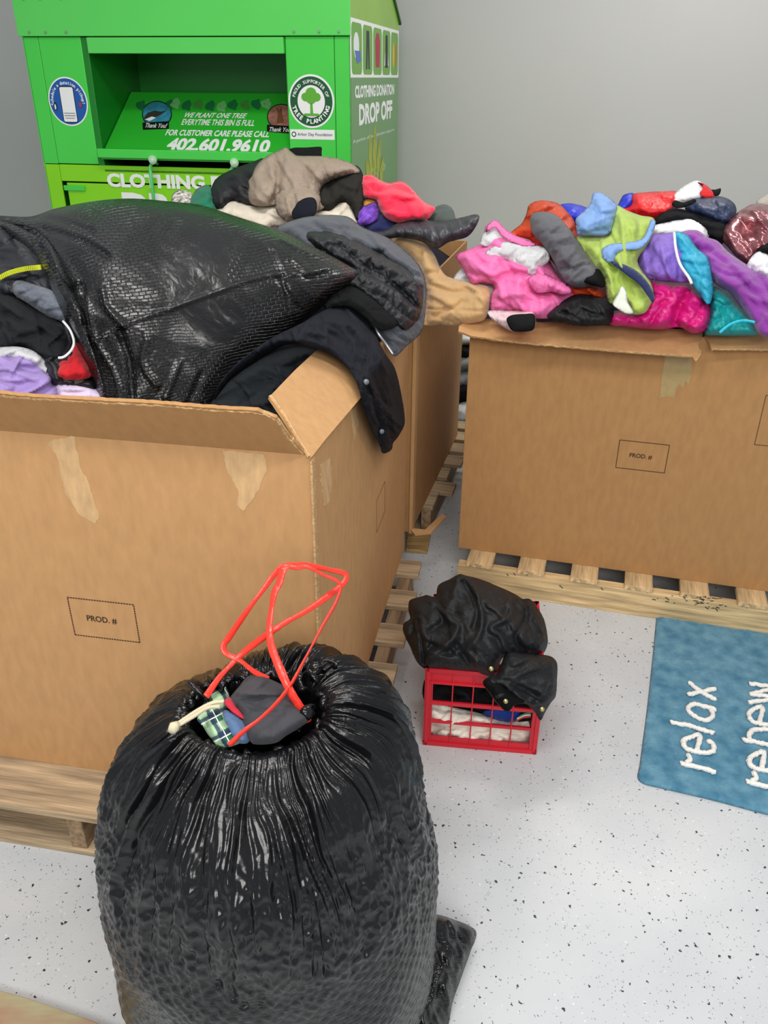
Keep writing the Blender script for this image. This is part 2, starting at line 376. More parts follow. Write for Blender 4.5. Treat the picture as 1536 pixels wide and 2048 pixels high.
# ------------------------------------------------------------------ setting
def floor_mat():
    m=bpy.data.materials.new('speckled_floor'); m.use_nodes=True; nt=m.node_tree; b=nt.nodes['Principled BSDF']; L=nt.links.new
    tc=nt.nodes.new('ShaderNodeTexCoord')
    n=nt.nodes.new('ShaderNodeTexNoise'); n.inputs['Scale'].default_value=5; n.inputs['Detail'].default_value=8; L(tc.outputs['Object'],n.inputs[0])
    r=nt.nodes.new('ShaderNodeValToRGB'); r.color_ramp.elements[0].position=.3; r.color_ramp.elements[1].position=.75
    r.color_ramp.elements[0].color=(*lin((190,194,198)),1); r.color_ramp.elements[1].color=(*lin((202,205,207)),1); L(n.outputs[0],r.inputs[0])
    prev=r.outputs[0]
    wn=nt.nodes.new('ShaderNodeTexNoise'); wn.inputs['Scale'].default_value=170; L(tc.outputs['Object'],wn.inputs[0])
    mx=nt.nodes.new('ShaderNodeMix'); mx.data_type='VECTOR'; mx.inputs[0].default_value=.012; L(tc.outputs['Object'],mx.inputs[4]); L(wn.outputs['Color'],mx.inputs[5])
    for sc,rad,thr,col in ((50,.15,.6,(50,52,58)),(120,.16,.72,(80,82,90)),(66,.12,.72,(226,228,232)),(150,.2,.8,(128,130,138))):
        v=nt.nodes.new('ShaderNodeTexVoronoi'); v.inputs['Scale'].default_value=sc; L(mx.outputs[1],v.inputs[0])
        a=nt.nodes.new('ShaderNodeMath'); a.operation='LESS_THAN'; a.inputs[1].default_value=rad; L(v.outputs['Distance'],a.inputs[0])
        s=nt.nodes.new('ShaderNodeSeparateColor'); L(v.outputs['Color'],s.inputs[0])
        g=nt.nodes.new('ShaderNodeMath'); g.operation='GREATER_THAN'; g.inputs[1].default_value=thr; L(s.outputs[0],g.inputs[0])
        mu=nt.nodes.new('ShaderNodeMath'); mu.operation='MULTIPLY'; L(a.outputs[0],mu.inputs[0]); L(g.outputs[0],mu.inputs[1])
        mm=nt.nodes.new('ShaderNodeMix'); mm.data_type='RGBA'; L(mu.outputs[0],mm.inputs[0]); L(prev,mm.inputs[6]); mm.inputs[7].default_value=(*lin(col),1); prev=mm.outputs[2]
    L(prev,b.inputs['Base Color']); b.inputs['Roughness'].default_value=.38; b.inputs['Specular IOR Level'].default_value=.35
    bp=nt.nodes.new('ShaderNodeBump'); bp.inputs['Strength'].default_value=.15; bp.inputs['Distance'].default_value=.003; L(wn.outputs[0],bp.inputs['Height']); L(bp.outputs[0],b.inputs['Normal'])
    return m
fl=MB(); fl.box(-5,5,-2.5,7.5,-.05,0); structure(fl.build('floor',floor_mat()))
BIN=Frame(-.155,4.0,-10.7)
wl=MB(); wl.box(-5,5,1.5,1.6,0,3.4,BIN); structure(wl.build('wall_back',mat('wall_paint',(191,191,188),rough=.45,var=.03,vscale=1.5)))

# cardboard and wood
card=mat('cardboard',(194,149,101),rough=.75,var=.09,vscale=55,bump=.12,bscale=120,stretch=(1,1,.35),spec=.3)
card_in=mat('cardboard_edge',(202,164,116),rough=.85,var=.3,vscale=160,bump=.5,bscale=200,spec=.2)
card_dk=mat('cardboard_brown',(178,134,86),rough=.75,var=.09,vscale=55,bump=.12,bscale=120,stretch=(1,1,.35),spec=.3)
tape_scar=mat('torn_paper',(208,170,122),rough=.7,var=.22,vscale=60,stretch=(1,1,.4))
ink=mat('printing_ink',(62,38,24),rough=.8)
inkd=mat('printing_ink_light',(92,58,34),rough=.8)
def wood(name,rgb,st=(1,14,14),dark=None): return mat(name,rgb,rough=.75,var=.35,vscale=5,bump=.5,bscale=18,stretch=st,rgb2=dark or tuple(int(c*.72) for c in rgb),spec=.25)
wood_pale=wood('pale_pine',(226,196,146)); wood_pale_y=wood('pale_pine_crosswise',(222,190,142),st=(14,1,14))
wood_grey=wood('weathered_pine',(190,166,134)); wood_grey_y=wood('weathered_pine_lengthwise',(160,134,104),st=(14,1,14))

def pallet(fr,x0,x1,y0,y1,label,along,ma,mb,top=.12,nb=7,bw=.095,front_open=False,jit=0,group='pallets under the boxes'):
    """boards along x (along='x') or along y, stringers the other way"""
    t=empty('pallet',tuple(fr.w(x0,y0,0)),fr.a); tag(t,label,'pallet',group)
    rs=random.Random(len(label)); W,D=x1-x0,y1-y0
    def b(name,X0,X1,Y0,Y1,z0,z1,m):
        k=MB(); k.box(X0,X1,Y0,Y1,z0,z1); k.build(name,m,t,bevel=.002,world=False)
    n=nb
    if along=='x':
        for i in range(n):
            y=i*(D-bw)/(n-1); j=rs.uniform(-jit,jit); w=bw*(1.45 if i in(0,) else 1); b('deck_board',0,W+j,y,y+w,top-.018,top,ma)
        for i in range(3):
            x=i*(W-.04)/2-(.0 if i<2 else .03); b('stringer',x,x+.038,.004,D-.004,.018,top-.018,mb)
        for y in (0,D/2-.045,D-.09): b('bottom_board',.0,W-.03,y,y+.09,0,.018,ma)
    else:
        for i in range(n):
            x=i*(W-bw)/(n-1); b('deck_board',x,x+bw,rs.uniform(-.004,.004),D,top-.018,top,ma)
        for i in range(3):
            y=i*(D-.04)/2; b('stringer',-.03 if i==0 else 0,W,y,y+.038,.0,top-.018,mb)
    return t

FB=Frame(-.133,1.349,-10.07)     # front box, its near right corner
RB=Frame(.266,2.536,-15.4)       # right box, its near left corner
MF=Frame(.099,2.618,-14.5)       # middle box, near right corner
FH=1.0; RH=.935; MH=1.0
pallet(FB,-1.18,.078,-.135,1.10,'weathered wooden pallet under the nearest cardboard box','x',wood_grey,wood_grey_y,top=.13,nb=7,jit=.012)
pallet(RB,.045,1.20,-.085,.95,'pale pine pallet with scuffed stringer under the right-hand box, beside the rug','y',wood_pale_y,wood_pale,top=.115,nb=7,bw=.09)
pallet(MF,-1.05,.06,.22,1.14,'wooden pallet under the farther left box beside the gap','x',wood_grey,wood_grey_y,top=.13,nb=7,jit=.03)
# scuffs on the right pallet's stringer
rp_=[o for o in COL.objects if o.name.startswith('pallet') and 'right-hand' in o['label']][0]; rs=random.Random(9); k=MB()
for _ in range(46):
    u=rs.gauss(1385,38) if rs.random()<.75 else rs.uniform(985,1500); v=1160+(u-955)*.15-rs.uniform(12,34)
    c=rp_.matrix_world.inverted()@Vector(onplane(u,v,RB.w(0,-.086,0),RB.q)); l_=rs.uniform(.002,.009); a_=rs.uniform(-.9,.6); l_*=1.8; k.slab([(c.x,-.0008+0*c.y,c.z),(c.x+l_*math.cos(a_),-.0008,c.z+l_*math.sin(a_)),(c.x+l_*math.cos(a_)+.001,-.0008,c.z+l_*math.sin(a_)+.003),(c.x+.001,-.0008,c.z+.003)],.0004,(0,-1,0))
sm_=k.build('scuff_marks',mat('scuff_black',(60,48,36),rough=.8),rp_,world=False); sm_['kind']='stuff'
pb=MB(); P=[(815,1070),(862,1070),(854,1108),(812,1104)]; pb.slab([atz(u,v,.002) for u,v in P],.016,(0,0,1))
tag(pb.build('wood_board',wood('thin_board',(196,160,104)),bevel=.001),'short thin wood board lying flat on the floor at the foot of the farther box','board')
pb=MB(); pb.slab([atz(-60,1975,.0),atz(60,2008,.0),atz(186,2052,.0),atz(300,2100,0),atz(-60,2200,0)],.02,(0,0,1))
tag(pb.build('painted_board',mat('worn_paint',(158,154,120),rough=.8,var=.3,vscale=5,rgb2=(160,116,96),stretch=(1.5,7,7)),bevel=.002),'worn painted wooden board on the floor at the bottom left corner','board')

def box_thing(name,fr,x0,x1,D,z0,H,label,m,group='tall cardboard boxes of clothes'):
    t=empty(name,tuple(fr.w(0,0,z0)),fr.a); tag(t,label,'box',group); c=.007
    for nm,a in (('front_panel',(x0,x1,0,c)),('rear_panel',(x0,x1,D-c,D)),('side_panel',(x0,x0+c,c,D-c)),('side_panel',(x1-c,x1,c,D-c))):
        k=MB(); k.box(*a,0,H-z0); k.build(nm,m,t,bevel=.0015,world=False)
    k=MB(); k.box(x0+c,x1-c,c,D-c,0,.01); k.build('bottom_panel',m,t,world=False)
    return t
def printed_label(t,fr,z0,quad,tx,y=-.0008,side=False,m=ink,dotted=True,wd=.0012):
    """thin printed frame and the words PROD. # on a panel: quad = LL,LR,UR,UL pixels"""
    g=(lambda u,v: fr.side(u,v,.0)) if side else (lambda u,v: fr.front(u,v))
    Q=[g(*p)-np.array([0,0,z0]) for p in quad]; x0=(Q[0]+Q[3])/2; 
    k=MB(); ax=1 if side else 0
    lo=(Q[0][ax]+Q[3][ax])/2; hi=(Q[1][ax]+Q[2][ax])/2; b=(Q[0][2]+Q[1][2])/2; tp=(Q[2][2]+Q[3][2])/2
    def bar(a0,a1,b0,b1):
        if side: k.box(0,.0006,a0,a1,b0,b1)
        else: k.box(a0,a1,-.0006,0,b0,b1)
    st=.006 if dotted else 10
    def line(a0,a1,hz,c):
        p=a0
        while p<a1:
            e=min(p+st*.72,a1)
            if hz: bar(p,e,c-wd,c+wd)
            else: bar(c-wd,c+wd,p,e)
            p+=st
    line(lo,hi,1,b);line(lo,hi,1,tp);line(b,tp,0,lo);line(b,tp,0,hi)
    k.build('printed_frame',m,t,world=False)
    if tx:
        c=(lo+hi)/2-(hi-lo)*.03; W=(hi-lo)*.46; hh=(tp-b)*.17; mid=(tp+b)/2-hh/2
        if side: text('PROD. #',m,t,(0,c-W/2,mid),(0,1,0),(0,0,1),W,hh,bold=.02)
        else: text('PROD. #',m,t,(c-W/2,0,mid),(1,0,0),(0,0,1),W,hh,bold=.02)
def scar(t,fr,z0,px,side=False,m=tape_scar):
    g=(lambda u,v: fr.side(u,v,.0)) if side else (lambda u,v: fr.front(u,v))
    rs=random.Random(int(px[0][0])); P=spline_closed(px,7,False); P=[p+np.array([rs.uniform(-1.6,1.6),rs.uniform(-1.6,1.6)]) for p in P]
    Q=[g(*p)-np.array([0,0,z0]) for p in P]; k=MB(); k.slab(Q,.0006,(1,0,0) if side else (0,-1,0)); return k.build('torn_tape_patch',m,t,world=False)
# --- front box
fb=box_thing('cardboard_box',FB,-1.22,0,1.17,.13,FH,'nearest tall cardboard box at left, torn tape patches, raised flaps, full of dark clothes',card)
printed_label(fb,FB,.13,[(150,1269),(279,1285),(268,1210),(135,1194)],True)
printed_label(fb,FB,.13,[(752,1082),(769,1010),(770,962),(754,1000)],False,side=True,m=inkd,dotted=False,wd=.001)
scar(fb,FB,.13,[(68,848),(100,858),(150,872),(160,935),(176,960),(200,1035),(190,1048),(158,1028),(130,985),(115,915),(95,885)][2:]+[(105,880)])
scar(fb,FB,.13,[(445,900),(528,908),(535,935),(520,975),(498,1010),(485,1022),(472,1010),(478,985),(455,940)])
scar(fb,FB,.13,[(640,930),(660,915),(664,960),(658,1005),(648,1012),(643,970)],side=True)
scar(fb,FB,.13,[(700,820),(712,812),(716,850),(708,880)],side=True)
def flap(t,fr,z0,px,P0,n,name='flap',m=card,th=.007,edge=None,jag=0,step=8):
    """a flap cut to a pixel outline lying in the plane through local P0 with local normal n"""
    n=np.array(n,float); n/=np.linalg.norm(n); nw=fr.d*n[0]+fr.q*n[1]+np.array([0,0,n[2]]); P0w=fr.w(*P0)
    rs=random.Random(5); Q=spline_closed(px,step,False); Q=[q+np.array([rs.uniform(-jag,jag),rs.uniform(-jag,jag)]) for q in Q]
    W=[fr.l(onplane(u,v,P0w,nw))-np.array([0,0,z0]) for u,v in Q]
    k=MB(); k.slab(W,th,-n if n@(fr.l(CAM)-np.array(P0))>0 else n); f=k.build(name,m,t,world=False); return f,nw,P0w
o1,nw,P0w=flap(fb,FB,.13,[(-60,864),(612,915),(608,905),(575,868),(552,836),(515,822),(420,816),(300,806),(180,800),(60,793),(0,787),(-60,784)],(0,0,FH),(0,-.84,-.54),m=card_dk,jag=.7)  # darker board colour paints in the shade of this outward-leaning flap
# white corrugated edge along its torn rim
rim=spline_open([(-40,786),(0,789),(60,795),(180,802),(300,808),(420,818),(515,824),(552,838),(575,870),(606,905)],6); rs=np.random.RandomState(1)
k=MB(); k.tube([FB.l(onplane(u+rs.uniform(-1,1),v+rs.uniform(-1.2,1.2),P0w-nw*.003,nw))-np.array([0,0,.13]) for u,v in rim],[.0035+.0018*rs.rand() for _ in rim],6)
k.build('corrugated_edge',card_in,o1 if 0 else fb,world=False)
a=math.radians(38)
flap(fb,FB,.13,[(622,916),(540,792),(590,740),(640,694),(702,608),(722,622),(742,690),(722,795),(650,880)],(0,0,FH),(math.sin(a),0,math.cos(a)))
k=MB(); e=[FB.l(onplane(u,v,FB.w(0,0,FH),FB.d*math.sin(a)+np.array([0,0,math.cos(a)])))-np.array([0,0,.13]) for u,v in spline_open([(540,792),(565,826),(592,872),(618,914)],6)]
k.tube(e,.0035,6); k.build('corrugated_edge',card_in,fb,world=False)
k=MB(); k.box(-.0,.0045,-.004,.016,0,FH-.13-.01); k.build('corner_fold',card_in,fb,world=False)
# --- right box
rb=box_thing('cardboard_box',RB,0,1.16,.98,.115,RH,'cardboard box on the right with bent-over flap and tape, heaped with brightly coloured jackets',card_dk)
printed_label(rb,RB,.115,[(1232,936),(1330,945),(1338,891),(1239,879)],True,m=ink,dotted=False,wd=.0011)
printed_label(rb,RB,.115,[(1512,892),(1640,900),(1660,800),(1528,792)],False,m=ink)
n2=(0,-.42,.91)
f2,_,_=flap(rb,RB,.115,[(938,636),(1392,660),(1407,650),(1404,672),(1396,690),(1399,708),(1390,722),(1384,712),(1180,697),(1000,680),(940,671),(916,662),(918,652)],(0,0,RH+.004),n2,jag=.8)
f3,_,_=flap(rb,RB,.115,[(1412,664),(1640,668),(1640,703),(1536,698),(1423,697),(1418,684),(1409,672)],(0,0,RH+.004),n2,jag=.8)
ee=MB(); N=RB.d*n2[0]+RB.q*n2[1]+np.array([0,0,n2[2]]); N/=np.linalg.norm(N); rs=np.random.RandomState(2)
for path in ([(920,664),(1000,681),(1180,698),(1384,713)],[(1423,699),(1536,700),(1640,704)],[(1405,652),(1402,672),(1395,690),(1400,708),(1390,722)]):
    ee.tube([RB.l(onplane(u+rs.uniform(-1,1),v+rs.uniform(-1,1),RB.w(0,0,RH+.001),N))-np.array([0,0,.115]) for u,v in spline_open(path,7)],.0032,5)
ee.build('corrugated_edge',card_in,rb,world=False)
k=MB(); k.slab([RB.front(u,v)-np.array([0,0,.115]) for u,v in [(1331,706),(1384,714),(1383,745),(1377,770),(1371,760),(1366,776),(1359,768),(1352,777),(1349,796),(1334,792),(1319,796),(1324,750)]],.0007,(0,-1,0))
k.build('packing_tape',mat('tan_tape',(172,148,98),rough=.35,var=.1,vscale=50),rb,world=False)
# --- middle box
mb=box_thing('cardboard_box',MF,-1.2,0,.96,.13,MH,'farther left cardboard box beside the gap, its rim under a tan coat and mixed clothes',card_dk)
k=MB(); k.box(-.006,.006,-.008,.03,0,MH-.14); k.build('corner_fold',card,mb,world=False)
k=MB(); k.slab([MF.l(atz(*p,.14))-np.array([0,0,.13]) for p in [(818,1058),(850,1062),(884,1030),(892,1036),(862,1068),(830,1072)]],.006,(0,0,1)); k.build('crushed_flap',card,mb,world=False)

# ------------------------------------------------------------------ clothing drop-off bin
GREEN=(74,218,78)
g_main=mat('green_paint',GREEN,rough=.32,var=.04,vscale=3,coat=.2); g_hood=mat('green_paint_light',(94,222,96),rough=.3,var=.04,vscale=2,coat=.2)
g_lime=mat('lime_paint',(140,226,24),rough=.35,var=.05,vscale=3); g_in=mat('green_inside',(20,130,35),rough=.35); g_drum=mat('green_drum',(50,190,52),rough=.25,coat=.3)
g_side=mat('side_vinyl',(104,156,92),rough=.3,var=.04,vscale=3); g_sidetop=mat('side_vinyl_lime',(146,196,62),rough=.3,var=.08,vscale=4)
white=mat('white_vinyl',(250,252,250),rough=.4); blackp=mat('black_vinyl',(22,24,24),rough=.4); dkgreen=mat('deep_green_vinyl',(18,92,50),rough=.4)
g_tile=mat('tile_green',(108,172,58),rough=.35); metal=mat('rivet_metal',(150,190,150),rough=.3,metal=.6)
bn=empty('donation_bin',tuple(BIN.w(0,0,0)),BIN.a); tag(bn,'tall green metal clothing donation bin with an open chute, standing against the grey wall','donation bin')
def bx(name,x0,x1,y0,y1,z0,z1,m,parent=bn,bev=.003):
    k=MB(); k.box(x0,x1,y0,y1,z0,z1); return k.build(name,m,parent,bevel=bev,world=False)
prof=[(0,0),(1.18,0),(1.18,1.87),(.6,2.16),(0,2.02)]
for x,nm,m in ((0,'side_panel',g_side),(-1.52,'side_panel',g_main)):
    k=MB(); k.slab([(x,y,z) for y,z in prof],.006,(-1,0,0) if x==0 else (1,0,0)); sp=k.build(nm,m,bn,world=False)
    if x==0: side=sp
k=MB(); k.slab([(-1.55,1.2,1.858),(.012,1.2,1.858),(.012,.6,2.165),(-1.55,.6,2.165)],.012); k.slab([(-1.55,.6,2.165),(.012,.6,2.165),(.012,-.03,2.03),(-1.55,-.03,2.03)],.012); k.build('roof',mat('dark_green_trim',(30,90,40),rough=.4),bn,world=False)
bx('rear_panel',-1.514,-.006,1.17,1.178,0,1.86,g_main)
bx('hood_panel',-1.53,.004,-.016,-.001,1.752,2.02,g_hood)
for nm,x0,x1,z0,z1,m,y in (('corner_trim',-1.52,-1.444,1.222,1.75,g_main,0),('corner_trim',-1.52,-1.444,.05,1.219,g_lime,0),('front_panel',-1.442,-1.235,1.224,1.75,g_main,0),
    ('front_panel',-.285,-.071,1.222,1.75,g_main,0),('corner_trim',-.069,0,1.222,1.75,g_main,0),('corner_trim',-.069,0,.05,1.219,g_lime,0),('header_panel',-1.442,-.071,1.145,1.220,g_lime,0),('access_door',-1.42,-.075,.06,1.138,g_lime,.004)):
    o=bx(nm,x0,x1,y,y+.012,z0,z1,m)
    if nm=='access_door': door=o
# recess
bx('chute_top_rail',-1.195,-.288,-.022,.02,1.685,1.747,g_hood)
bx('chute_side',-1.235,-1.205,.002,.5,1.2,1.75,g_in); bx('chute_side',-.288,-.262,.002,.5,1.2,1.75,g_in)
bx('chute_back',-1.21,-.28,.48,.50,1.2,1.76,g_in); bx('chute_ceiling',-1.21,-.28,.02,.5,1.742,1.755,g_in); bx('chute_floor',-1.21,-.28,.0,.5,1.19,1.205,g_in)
DA=np.array([0,.36,BIN.front(430,186,.36)[2]]); DB=np.array([0,.02,BIN.front(400,300,.02)[2]])
dn=np.cross(np.array([1,0,0]),DA-DB); dn/=np.linalg.norm(dn)
DP=[(DA[1]+.12,DA[2]-.05),(DA[1]+.08,DA[2]-.012),(DA[1]+.03,DA[2]+.002),(DA[1],DA[2]),(DB[1],DB[2]),(DB[1]-.03,DB[2]-.004),(DB[1]-.055,DB[2]-.02),(DB[1]-.05,DB[2]-.045),(DB[1]+.02,DB[2]-.05)]
k=MB(); n=len(DP); V=[(-1.2,y,z) for y,z in DP]+[(-.29,y,z) for y,z in DP]; k.add(V,[(i,i+1,i+1+n,i+n) for i in range(n-1)]+[list(range(n)),list(range(n,2*n))[::-1]])
drum=k.build('chute_drum',g_drum,bn,world=False)
bx('chute_lip',-1.204,-.265,DB[1]-.075,DB[1]-.05,DB[2]-.036,DB[2]+.002,g_main)
for x in (-1.47,-1.39,-1.29,-.24,-.13,-.045): 
    k=MB(); k.tube([(x,-.016,1.768),(x,-.021,1.768)],.006,8); k.build('rivet',metal,bn,world=False)
for x in (-1.47,-1.39,-1.29): 
    k=MB(); k.tube([(x,-.016,1.895),(x,-.021,1.895)],.006,8); k.build('rivet',metal,bn,world=False)
for u,v in ((303,320),(465,326)):
    x,_,z=BIN.front(u,v,-.06); k=MB(); k.tube([(x,-.002,z-.02),(x-.0,-.045,z-.008),(x-.012,-.06,z-.03),(x-.012,-.062,z-.35)],.008,8); rod=k.build('latch_rod',mat('pale_green_metal',(96,214,120),rough=.3),bn,True,world=False)
    k=MB(); k.tube([(x,-.05,z-.01),(x+.018,-.085,z+.004)],[.012,.02],10); k.build('latch_knob',mat('pale_knob',(190,226,190),rough=.4),bn,True,world=False)
x,_,z=BIN.front(150,376); bx('hinge',x-.055,x+.055,-.008,0,z-.012,z+.012,g_main)
def btext(s,px0,px1,htop,m,parent,mode='front',bold=.03,y=0,shear=0,name='lettering',thick=.0006):
    """px0 lower-left, px1 lower-right, htop = pixel height of the capitals"""
    if mode=='front': g=lambda u,v: BIN.front(u,v,y); ex=(1,0,0); ey=(0,0,1)
    elif mode=='side': g=lambda u,v: BIN.side(u,v,0); ex=(0,1,0); ey=(0,0,1)
    else:
        nw=BIN.d*dn[0]+BIN.q*dn[1]+np.array([0,0,dn[2]]); g=lambda u,v: BIN.l(onplane(u,v,BIN.w(*DB),nw)); ex=(1,0,0); ey=(DA-DB)/np.linalg.norm(DA-DB)
        if dn@np.cross(ex,ey)<0: pass
    a,b,c=g(*px0),g(*px1),g(px0[0],px0[1]-htop); M=parent.location
    P=np.array(a)-np.array(M) if parent is not bn else np.array(a)
    return text(s,m,parent,P,ex,ey,abs((b-a)@np.array(ex)),abs((c-a)@np.array(ey)),bold=bold,shear=shear,name=name,thick=thick)
btext('402.601.9610',(330,302),(537,302),27,white,drum,'drum',.045)
btext('FOR CUSTOMER CARE PLEASE CALL',(330,271),(538,272),12,white,drum,'drum',.03)
btext('EVERYTIME THIS BIN IS FULL',(362,250),(508,251),12,white,drum,'drum',.02)
btext('WE PLANT ONE TREE',(368,235),(492,236),10,white,drum,'drum',.02,shear=.3)
btext('CLOTHING DONATION',(216,374),(640,381),28,white,bn,'front',.045,0)
btext('DROP OFF',(250,440),(600,446),56,white,door,'front',.05,.004)
btext('CLOTHING DONATION',(710,197),(788,197),26,white,side,'side',.045)
btext('DROP OFF',(718,252),(784,242),44,white,side,'side',.045)
btext('A portion of your donation supports',(706,289),(788,264),9,white,side,'side',.0)
btext('ZOO',(738,356),(770,352),16,mat('pale_print',(196,206,150),rough=.5),side,'side',.0)
# side graphics
def sdec(P,m,name,t=.0006,x=0.0):
    k=MB(); L=np.array(side.location); k.slab([(x-L[0],y-L[1],z-L[2]) for y,z in P],t,(1,0,0)); return k.build(name,m,side,world=False)
def rrect(x0,x1,z0,z1,r,n=4):
    P=[]
    for cx,cz,a0 in ((x1-r,z1-r,0),(x0+r,z1-r,90),(x0+r,z0+r,180),(x1-r,z0+r,270)):
        for i in range(n+1): a=math.radians(a0+90*i/n); P.append((cx+r*math.cos(a),cz+r*math.sin(a)))
    return P
def ell(cx,cz,a,b,n=28,rot=0):
    return [(cx+a*math.cos(t)*math.cos(rot)-b*math.sin(t)*math.sin(rot),cz+a*math.cos(t)*math.sin(rot)+b*math.sin(t)*math.cos(rot)) for t in [2*math.pi*i/n for i in range(n)]]
sdec([(0,1.82),(1.18,1.82),(1.18,1.87),(.6,2.155),(0,2.015)],g_sidetop,'lime_graphic')
sdec([(.0,1.596),(1.18,1.596),(1.18,1.82),(.0,1.82)],white,'white_band')
icon=[((92,120,190),(235,238,240)),((50,58,66),None),((176,60,80),None),((50,40,56),(220,220,220)),((226,190,60),(200,120,40))]
for i in range(5):
    y0=.02+i*.232; sdec(rrect(y0,y0+.212,1.608,1.806,.03),g_tile,'picture_tile',.0004,.0006); c=y0+.106
    m1=mat('picture_colour_%d'%i,icon[i][0],rough=.6); m2=mat('picture_second_%d'%i,icon[i][1] or icon[i][0],rough=.6)
    if i==0: sdec(ell(c-.01,1.72,.055,.05),m2,'cap_picture',.0004,.001); sdec([(c-.05,1.70),(c+.07,1.70),(c+.08,1.66),(c-.0,1.65)],m1,'cap_picture',.0004,.0014)
    if i==1: sdec([(c-.03,1.785),(c+.03,1.785),(c+.045,1.63),(c+.012,1.63),(c,1.74),(c-.012,1.63),(c-.045,1.63)],m1,'trousers_picture',.0004,.001)
    if i==2: sdec([(c-.03,1.785),(c+.03,1.785),(c+.06,1.75),(c+.05,1.64),(c-.05,1.64),(c-.06,1.75)],m1,'shirt_picture',.0004,.001)
    if i==3: sdec([(c-.06,1.65),(c+.06,1.65),(c+.02,1.73),(c-.02,1.73)],m2,'dress_picture',.0004,.001); sdec([(c-.025,1.785),(c+.025,1.785),(c+.035,1.64),(c-.035,1.64)],m1,'dress_picture',.0004,.0014)
    if i==4: sdec(ell(c-.03,1.70,.022,.06),m1,'shoe_picture',.0004,.001); sdec(ell(c+.04,1.70,.022,.06),m2,'shoe_picture',.0004,.001)
mol=mat('yellow_print',(170,182,60),rough=.5,var=.3,vscale=20)
for i,(y,z,a,b,r) in enumerate([(.42,1.25,.04,.11,.2),(.52,1.26,.045,.13,-.1),(.62,1.22,.04,.11,-.4),(.36,1.17,.04,.09,.6),(.7,1.15,.04,.09,-.6)]): sdec(ell(y,z,a,b,14,r),mol,'leaf_print',.0004,.0004+i*.0002)
for i in range(4): sdec([(.44+i*.045,1.02),(.46+i*.045,1.02),(.455+i*.045,1.14+.05*(i%2))],mat('pale_print',(196,206,150)),'grass_print',.0003,.0012)
# front stickers
def sticker(name,cx,cz,a,b,layers,y=-.0):
    e=bpy.data.objects.new(name,None); COL.objects.link(e); e.parent=bn; e.location=(cx,y,cz); e.empty_display_size=.02; bpy.context.view_layer.update()
    for i,(P,m,nm) in enumerate(layers):
        k=MB(); k.slab([(x,-.0006*(i+1),z) for x,z in P],.0005,(0,-1,0)); k.build(nm,m,e,world=False)
    return e
blue=mat('blue_vinyl',(24,92,176),rough=.35); grey=mat('grey_print',(150,156,160)); redp=mat('red_print',(200,50,50))
s1=sticker('round_sticker',-1.342,1.490,.1,.1,[(ell(0,0,.098,.102,40),white,'sticker_border'),(ell(0,0,.092,.096,40),blue,'sticker_face'),(rrect(-.036,.036,-.088,.064,.008),blackp,'phone_picture'),(rrect(-.033,.033,-.084,.060,.007),white,'phone_screen'),
   ([(-.028,-.05),(.028,-.05),(.028,-.046),(-.028,-.046)],grey,'print_line'),([(-.028,-.06),(.028,-.06),(.028,-.056),(-.028,-.056)],grey,'print_line'),([(-.024,-.07),(.024,-.07),(.024,-.067),(-.024,-.067)],grey,'print_line'),(ell(-.066,-.02,.008,.018,12),blackp,'small_figure'),(ell(-.066,-.022,.004,.012,12),white,'small_figure'),(ell(.062,-.012,.007,.01,12),redp,'small_figure')])
arctext('Schedule a donation pickup!',white,s1,(0,-.003,0),.079,192,-8,.014,(1,0,0),(0,0,1),bold=.02)
s2=sticker('round_sticker',-.178,1.502,.1,.1,[(ell(0,0,.104,.106,44),white,'sticker_border'),(ell(0,0,.096,.098,44),dkgreen,'sticker_ring'),(ell(0,0,.062,.064,36),white,'sticker_face'),
   ([(-.006,-.052),(.008,-.052),(.005,-.0),(.02,.02),(-.02,.02),(-.005,0)],mat('tree_print',(96,180,50)),'tree_trunk')]+[(ell(x,z,r,r*.85,14),mat('tree_print',(96,180,50)),'tree_crown') for x,z,r in ((0,.035,.024),(-.024,.018,.02),(.024,.018,.02),(0,.012,.024))]+[([(-.045,-.056),(.045,-.056),(.03,-.047),(-.03,-.047)],mat('tree_print',(96,180,50)),'grass_line')])
arctext('PROUD SUPPORTER OF',white,s2,(0,-.008,0),.079,168,12,.013,(1,0,0),(0,0,1),bold=.02)
arctext('TREE PLANTING',white,s2,(0,-.008,0),.079,192,348,.017,(1,0,0),(0,0,1),flip=True,bold=.04)
s3=sticker('strip_sticker',-.178,1.370,.1,.1,[([(-.102,-.02),(.102,-.02),(.102,.02),(-.102,.02)],white,'sticker_face'),(ell(-.085,0,.011,.011,16),blackp,'seal_print'),(ell(-.085,0,.007,.007,16),white,'seal_print')])
text('Arbor Day Foundation',blackp,s3,(-.068,-.0022,-.009),(1,0,0),(0,0,1),.16,.016)
# pictures and leaf frieze on the drum
nwD=BIN.d*dn[0]+BIN.q*dn[1]+np.array([0,0,dn[2]]); outn=dn if dn[1]<0 else -dn
def ddec(px,m,name,lv=0):
    L=np.array(drum.location); k=MB(); k.slab([BIN.l(onplane(u,v,BIN.w(*DB),nwD))-L+outn*(.0004+.0006*lv) for u,v in px],.0005,outn); return k.build(name,m,drum,world=False)
teal=mat('pool_blue_print',(60,150,180),rough=.4,var=.3,vscale=40); pinkp=mat('brown_pink_print',(176,120,104),rough=.4,var=.4,vscale=40)
ddec(ell(314,229,30,27,30),blackp,'picture_border',0); ddec(ell(314,229,28,25,30),teal,'picture_face',1)
ddec([(285,246),(338,243),(338,258),(286,260)],blackp,'caption_strip',2)
ddec([(288,236),(296,226),(310,222),(322,224),(333,222),(322,230),(306,238),(292,244)],mat('dark_bird_print',(52,50,48)),'bird_print',2)
ddec([(290,240),(304,234),(312,236),(300,243)],white,'bird_print',3)
